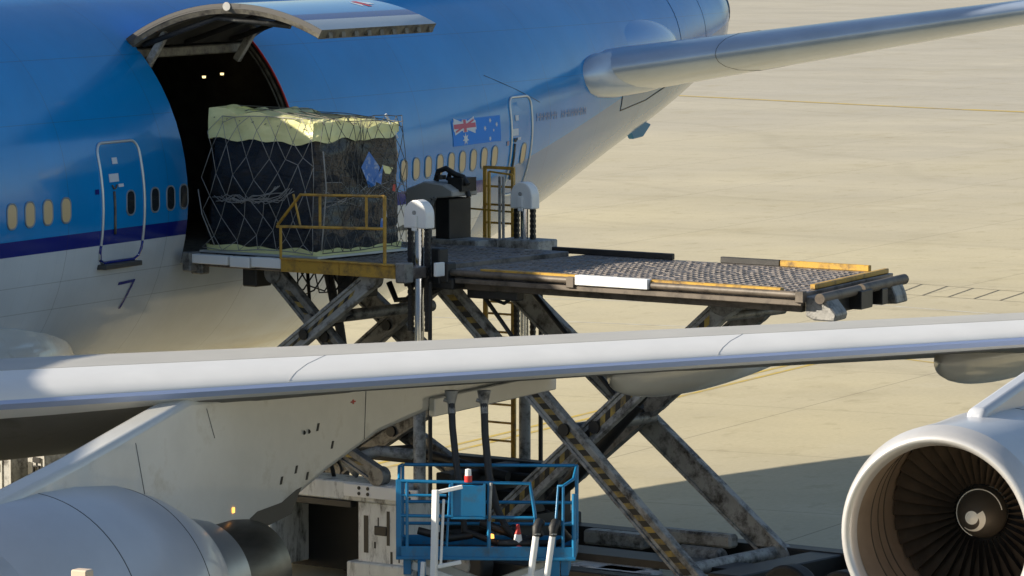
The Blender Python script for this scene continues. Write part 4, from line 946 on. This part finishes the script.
mb = MB(); q = lambda b, z, o=.11: T(A1 + o, b, z)
mb.add([q(.50, 6.70), q(.70, 6.95), q(.98, 6.68), q(.86, 6.38), q(.72, 6.36, .08), q(.60, 6.5, .13)], [(0, 1, 2), (0, 2, 3, 5), (5, 3, 4)]); mb.add([q(.82, 6.46, .12), q(1.08, 6.72, .1), q(1.0, 6.4, .12)], [(0, 1, 2)])
mb.build('blue_label', M['bluelabel'], CP, fix=False)
mb = MB(); mb.add([q(1.05, 5.86), q(1.16, 5.86), q(1.14, 6.02), q(1.05, 6.04)], [(0, 1, 2, 3)]); mb.build('white_tag', M['flagwhite'], CP, fix=False)
mb = MB(); mb.add([q(.98, 5.68), q(1.06, 5.66), q(1.08, 5.85), q(1.0, 5.84)], [(0, 1, 2, 3)]); mb.build('blue_tag', M['bluelabel'], CP, fix=False)
mb = MB(); mb.add([q(1.3, 6.28), q(1.38, 6.26), q(1.38, 6.38), q(1.32, 6.38)], [(0, 1, 2, 3)]); mb.build('red_tag', M['red'], CP, fix=False)
mb = MB(); mb.beam(T(A1 - .12, B1 - .3, 7.52), T(A1 - .02, B1 - .12, 7.12), .03, .03); mb.build('white_strap', M['flagwhite'], CP)
for (b0, z0) in ((1.05, 6.6),):
    mb = MB(); mb.add([q(b0, z0 + .12, .085), q(b0 + .3, z0 + .05, .085), q(b0 + .22, z0 - .05, .085), q(b0 + .1, z0 - .03, .085)], [(0, 1, 2, 3)]); mb.build('yellow_patch', M['ysheet'], CP, fix=False)

# ------------------------------------------------------------------ REFUELLING LIFT (blue cage under the wing)
thv = radians(26.3 - 3); VV = (cos(thv), sin(thv)); RR = (sin(thv), -cos(thv)); PO = (-10.95, -15.25)
def K(i, j, z): return (PO[0] + i * RR[0] + j * VV[0], PO[1] + i * RR[1] + j * VV[1], z - .09 * (1 if z < 4.2 else 0))
RL = thing('refuelling_lift', K(0, .4, 0), 'blue caged work platform on a white scissor lift under the wing with fuel hoses', 'work platform')
def KB(name, mat, *dims, par=None, bevel=.006):
    m = MB()
    for d in dims: m.box(*d, T=K)
    return m.build(name, M[mat], par or RL, bevel=bevel)
CG = KB('platform', 'liftblue', (-1.14, 1.14, -.02, .02, 2.80, 2.97), (-1.14, 1.14, .86, .90, 2.80, 2.99), (-1.14, -1.10, 0, .88, 2.80, 2.97), (1.10, 1.14, 0, .88, 2.80, 2.97), (-1.14, 1.14, -.04, 0.02, 2.80, 2.84))
KB('platform_floor', 'liftfloor', (-1.1, 1.1, .02, .86, 2.82, 2.87), par=CG)
def rail(pts, r=.022, par=CG, name='guard_rail', mat='liftblue'):
    m = MB(); m.tube([K(*p) for p in pts], r, 8); return m.build(name, M[mat], par, smooth=True, ang=60)
m = MB(); m.box(-1.14, -1.07, -.02, .04, 2.80, 3.82, T=K); m.build('corner_post', M['liftblue'], CG, bevel=.005)
rail([(-1.08, 0, 3.80), (.56, 0, 3.78), (.62, 0, 3.42), (.66, 0, 2.9)], .024)
rail([(-1.08, 0, 3.36), (.62, 0, 3.34)]); rail([(-1.0, 0, 3.80), (-1.0, 0, 2.9)]); rail([(-.45, 0, 3.8), (-.5, 0, 2.9)], .016); rail([(.04, 0, 3.79), (.04, 0, 2.82)], .026); rail([(.07, -.03, 3.79), (.05, -.03, 3.3)], .018, mat='steel_lt')
for z in (3.9, 3.42, 3.14): rail([(-1.1, .88, z), (1.1, .88, z)])
rail([(-1.1, 0, 3.62), (-.5, 0, 3.62)], .018); rail([(-1.1, 0, 3.82), (-1.12, .3, 3.95), (-1.12, .88, 3.9)]); rail([(-1.12, .88, 2.9), (-1.12, .88, 3.9)]); rail([(1.12, .88, 2.9), (1.12, .88, 3.9)], .026); rail([(0, .88, 2.9), (0, .88, 3.9)])
rail([(.98, 0, 2.85), (.98, .0, 3.75), (1.1, .3, 3.8), (1.12, .88, 3.9)], .022); rail([(.86, 0, 2.85), (.92, 0, 3.75), (.98, 0, 3.75)], .02); rail([(.87, 0, 3.25), (1.12, .3, 3.25)], .018); rail([(1.12, 0, 2.85), (1.12, 0, 3.65)], .03)
m = MB(); m.box(-.42, -.02, -.06, .0, 3.36, 3.76, T=K); m.build('control_panel', M['liftblue'], CG, bevel=.01)
m = MB(); m.box(-.44, -.41, -.075, .0, 3.34, 3.78, T=K); m.box(-.03, .0, -.075, .0, 3.34, 3.78, T=K); m.box(-.44, 0, -.075, 0, 3.33, 3.36, T=K); m.build('panel_frame', M['liftblue'], CG)
m = MB(); m.lathe([(0, .001), (0, .05), (.08, .05), (.08, .04)], K(-.22, -.03, 3.80), 14, 'z'); BC = m.build('beacon', M['red'], CG)
m = MB(); m.lathe([(.08, .001), (.08, .042), (.16, .038), (.17, .001)], K(-.22, -.03, 3.80), 14, 'z'); m.build('beacon_cap', M['pwhite'], BC)
m = MB(); m.lathe([(0, .001), (0, .035), (.05, .03), (.06, .001)], K(.05, .4, 3.02), 12, 'z'); m.build('amber_lamp', M['amber'], CG)
m = MB()
for (i0, i1) in ((-.95, .95), (.95, -.95)):
    z = 2.72
    for (za, zb) in ((2.72, 2.0), (2.0, 1.28), (1.28, .56)):
        m.beam(K(i0, .1, za), K(i1, .1, zb), .05, .11); m.beam(K(i0, .75, za), K(i1, .75, zb), .05, .11); i0, i1 = i1, i0
m.build('scissor_stage', M['pwhite'], RL, bevel=.008)
KB('lift_base', 'liftblue', (-1.15, 1.15, 0, .9, .25, .55), (-1.05, -.95, .02, .86, 2.6, 2.8), (.95, 1.05, .02, .86, 2.6, 2.8)); KB('side_post', 'liftblue', (-.86, -.76, -.1, .0, .4, 2.8), (.82, .94, -.02, .1, .4, 2.8))
for i in (-.85, .85):
    for j in (.0, .9):
        m = MB(); m.tube([K(i, j - .07, .22), K(i, j + .07, .22)], .22, 20); m.build('wheel', M['rubber'], RL, bevel=.03, smooth=True, ang=40)
def pole(pts, r, mat='pwhite', name='stand_pole', par=RL):
    m = MB(); m.tube([K(*p) for p in pts], r, 10); return m.build(name, M[mat], par, smooth=True, ang=50)
m = MB(); m.beam(K(-.62, -.22, 3.72), K(-.70, -.22, .3), .075, .075, (0, 1, 0)); m.beam(K(-.64, -.22, 3.68), K(-.28, -.2, 3.76), .05, .05); m.beam(K(-.52, -.2, 3.6), K(-.56, -.2, 2.72), .03, .03, (0, 1, 0)); m.beam(K(-.6, -.2, 2.74), K(-.3, -.2, 2.80), .05, .05)
m.beam(K(-.78, -.2, 2.8), K(-.86, -.2, 1.6), .05, .05, (0, 1, 0)); m.build('hose_stand', M['pwhite'], RL, bevel=.006)
for i0 in (.655, .86):
    p = pole([(i0, -.2, 3.2), (i0 - .13, -.24, 2.2), (i0 - .2, -.26, .5)], .042, name='intake_pipe')
    m = MB(); m.tube([K(i0 - .005, -.2, 3.14), K(i0 + .005, -.2, 3.24), K(i0 + .03, -.12, 3.30), K(i0 + .04, .05, 3.27)], [.05, .062, .06, .055], 12); m.build('coupling', M['rubber'], p, smooth=True, ang=60)
    m = MB(); m.tube([K(i0, -.2, 3.16), K(i0 + .003, -.2, 3.2)], .052, 12); m.build('collar', M['steel_lt'], p)
rail([(.9, .1, 3.25), (1.04, .3, 3.05), (.9, .5, 2.95), (.6, .45, 2.95), (.4, .3, 3.0), (.2, .35, 3.2)], .045, mat='rubber', name='fuel_hose')
pole([(-.5, 1.0, 4.62), (-.48, .9, 4.3), (-.42, .7, 3.95), (-.35, .6, 3.5), (-.3, .5, 3.1), (.1, .5, 2.95), (.5, .5, 2.95)], .045, 'rubber', 'fuel_hose')
pole([(-.08, 1.0, 4.62), (-.06, .9, 4.2), (0, .7, 3.8), (.1, .6, 3.4), (.25, .5, 3.1), (.5, .45, 3.0), (.7, .4, 3.1)], .048, 'rubber', 'fuel_hose')
for i0 in (-.5, -.08):
    m = MB(); m.tube([K(i0, 1., 4.76), K(i0, 1., 4.66), K(i0, 1., 4.58), K(i0 + .01, .95, 4.46)], [.09, .07, .05, .05], 12); m.tube([K(i0 - .1, 1., 4.64), K(i0 + .02, 1., 4.60)], .025, 8); m.build('hose_nozzle', M['steel'], RL, smooth=True, ang=50)
m = MB(); m.tube([K(-.1, .6, 3.2), K(.3, .55, 3.05), K(.35, .5, 3.15)], .06, 8); m.tube([K(.15, .1, 3.0), K(.55, .2, 2.98)], .05, 8); m.tube([K(-.9, .5, 3.1), K(-.5, .5, 3.0), K(-.2, .5, 3.05)], .05, 8); m.build('valve_gear', M['black'], RL, smooth=True)
# traffic cone on the platform
co = K(.40, .18, 2.872)
CN2 = thing('traffic_cone', co, 'small red and white traffic cone standing in the blue platform', 'traffic cone')
m = MB(); m.lathe([(.02, .075), (.12, .062)], co, 20, 'z'); m.lathe([(.235, .042), (.36, .018), (.362, .001)], co, 20, 'z'); m.build('cone_body', M['red'], CN2, smooth=True, ang=40)
m = MB(); m.lathe([(.12, .062), (.235, .042)], co, 20, 'z'); m.build('cone_band', M['pwhite'], CN2, smooth=True)
m = MB(); m.hexa([(co[0] + x, co[1] + y, co[2] + z) for z in (0, .03) for x, y in ((-.1, -.1), (.1, -.1), (.1, .1), (-.1, .1))]); m.build('cone_base', M['red'], CN2, bevel=.008)

# ------------------------------------------------------------------ containers beyond the belly, painted dark in place of shadow, beige box in front
def uld(name, x, y, w, d, h, label, txt, z0=0.5):
    t = thing(name, (x, y, 0), label, 'cargo container', 'cargo containers under the aircraft')
    m = MB(); m.hexa([(x + a, y + b, z) for z in (z0, z0 + h) for a, b in ((0, 0), (w, 0), (w, d), (0, d))]); m.build('container_body', M['steel_lt'], t, bevel=.03)
    m = MB()
    for k in range(4): m.box(x - .02, x, y + d * k / 3 - .03 + .03 * (k == 0) - .03 * (k == 3), y + d * k / 3 + .03, z0, z0 + h)
    m.box(x - .025, x, y, y + d, z0 + h - .06, z0 + h + .01); m.build('container_frame', M['wingtop'], t)
    m = MB(); m.box(x - .1, x + w, y, y + d, .32, z0 - .02); m.build('dolly', M['black'], t)
    for a in (.2, w - .2):
        for b in (.1, d - .1):
            m = MB(); m.tube([(x + a, y + b - .06, .18), (x + a, y + b + .06, .18)], .18, 14); m.build('dolly_wheel', M['rubber'], t)
    m = MB()
    for (a, z, b, zz) in txt: m.beam((x - .03, y + a, z), (x - .03, y + b, zz), .02, .09, (0, 1, 0) if abs(zz - z) < .01 else (0, 0, 1))
    m.build('container_marking', M['black'], t)
    return t
uld('cargo_container', 3.3, .95, 1.0, .62, 1.15, 'container painted dark for shadow, with dark lettering at the left edge under the belly', [(.50, 1.28, .50, 1.46), (.42, 1.28, .42, 1.46), (.42, 1.46, .30, 1.45), (.30, 1.44, .30, 1.3), (.42, 1.37, .32, 1.36), (.5, 1.26, .26, 1.24)], .42)
uld('cargo_container', 3.5, .40, .9, .30, 1.15, 'narrow grey container with a ring mark beside the lettered one', [(.09, 1.2, .20, 1.2), (.09, 1.38, .20, 1.38), (.09, 1.2, .09, 1.38), (.20, 1.2, .20, 1.38), (.08, 1.48, .22, 1.49)], .42)
uld('cargo_container', 4.2, -.60, .9, .42, 1.2, 'small grey container farthest right under the belly beside the pylon', [(.1, 1.4, .3, 1.42)], .42)
# beige box on a post just ahead of the near engine
bx, by = -20.4, -15.1
t = thing('marker_post', (bx, by, 0), 'beige box on a post at the bottom edge before the near engine', 'post')
m = MB(); m.tube([(bx, by, 0), (bx, by, 3.6)], .04, 10); m.build('post', M['steel_lt'], t)
m = MB(); m.hexa([(bx + a, by + b, z) for z in (3.55, 3.85) for a, b in ((-.08, -.10), (.08, -.10), (.08, .10), (-.08, .10))]); m.build('junction_box', M['beige'], t, bevel=.015)

# ------------------------------------------------------------------ camera, light
F_PX = 4570.; TH = radians(26.3); PIT = math.atan(400 / F_PX)
cam = bpy.data.cameras.new('camera'); cam.sensor_width = 36; cam.lens = F_PX / 1024 * 36; cam.clip_start = 1; cam.clip_end = 6000
co_ = bpy.data.objects.new('camera', cam); COL.objects.link(co_); co_.location = (-62.3, -41.0, 11.2)
co_.rotation_euler = (pi / 2 - PIT, 0, TH - pi / 2); scene.camera = co_
SEL, SAZ = radians(22), radians(58)
tosun = Vector((-cos(SAZ) * cos(SEL), sin(SAZ) * cos(SEL), sin(SEL)))
sl = bpy.data.lights.new('sun', 'SUN'); sl.energy = 4.7; sl.angle = radians(.53); sl.color = (1, .90, .74)
so = bpy.data.objects.new('sun', sl); COL.objects.link(so); so.rotation_euler = tosun.to_track_quat('Z', 'Y').to_euler(); so.location = (0, 0, 60)
w = bpy.data.worlds.new('World'); scene.world = w; w.use_nodes = True
nt = w.node_tree; sky = nt.nodes.new('ShaderNodeTexSky'); sky.sky_type = 'NISHITA'; sky.sun_disc = False
sky.sun_elevation = SEL; sky.sun_rotation = math.atan2(tosun.x, tosun.y); sky.air_density = 1.; sky.dust_density = 1.2
bg = nt.nodes['Background']; bg.inputs['Strength'].default_value = .078; nt.links.new(sky.outputs[0], bg.inputs[0])
vs_ = scene.view_settings; vs_.view_transform = 'Standard'; vs_.look = 'None'; vs_.exposure = .91; vs_.gamma = 1; vs_.use_curve_mapping = False
scene.render.engine = 'CYCLES'
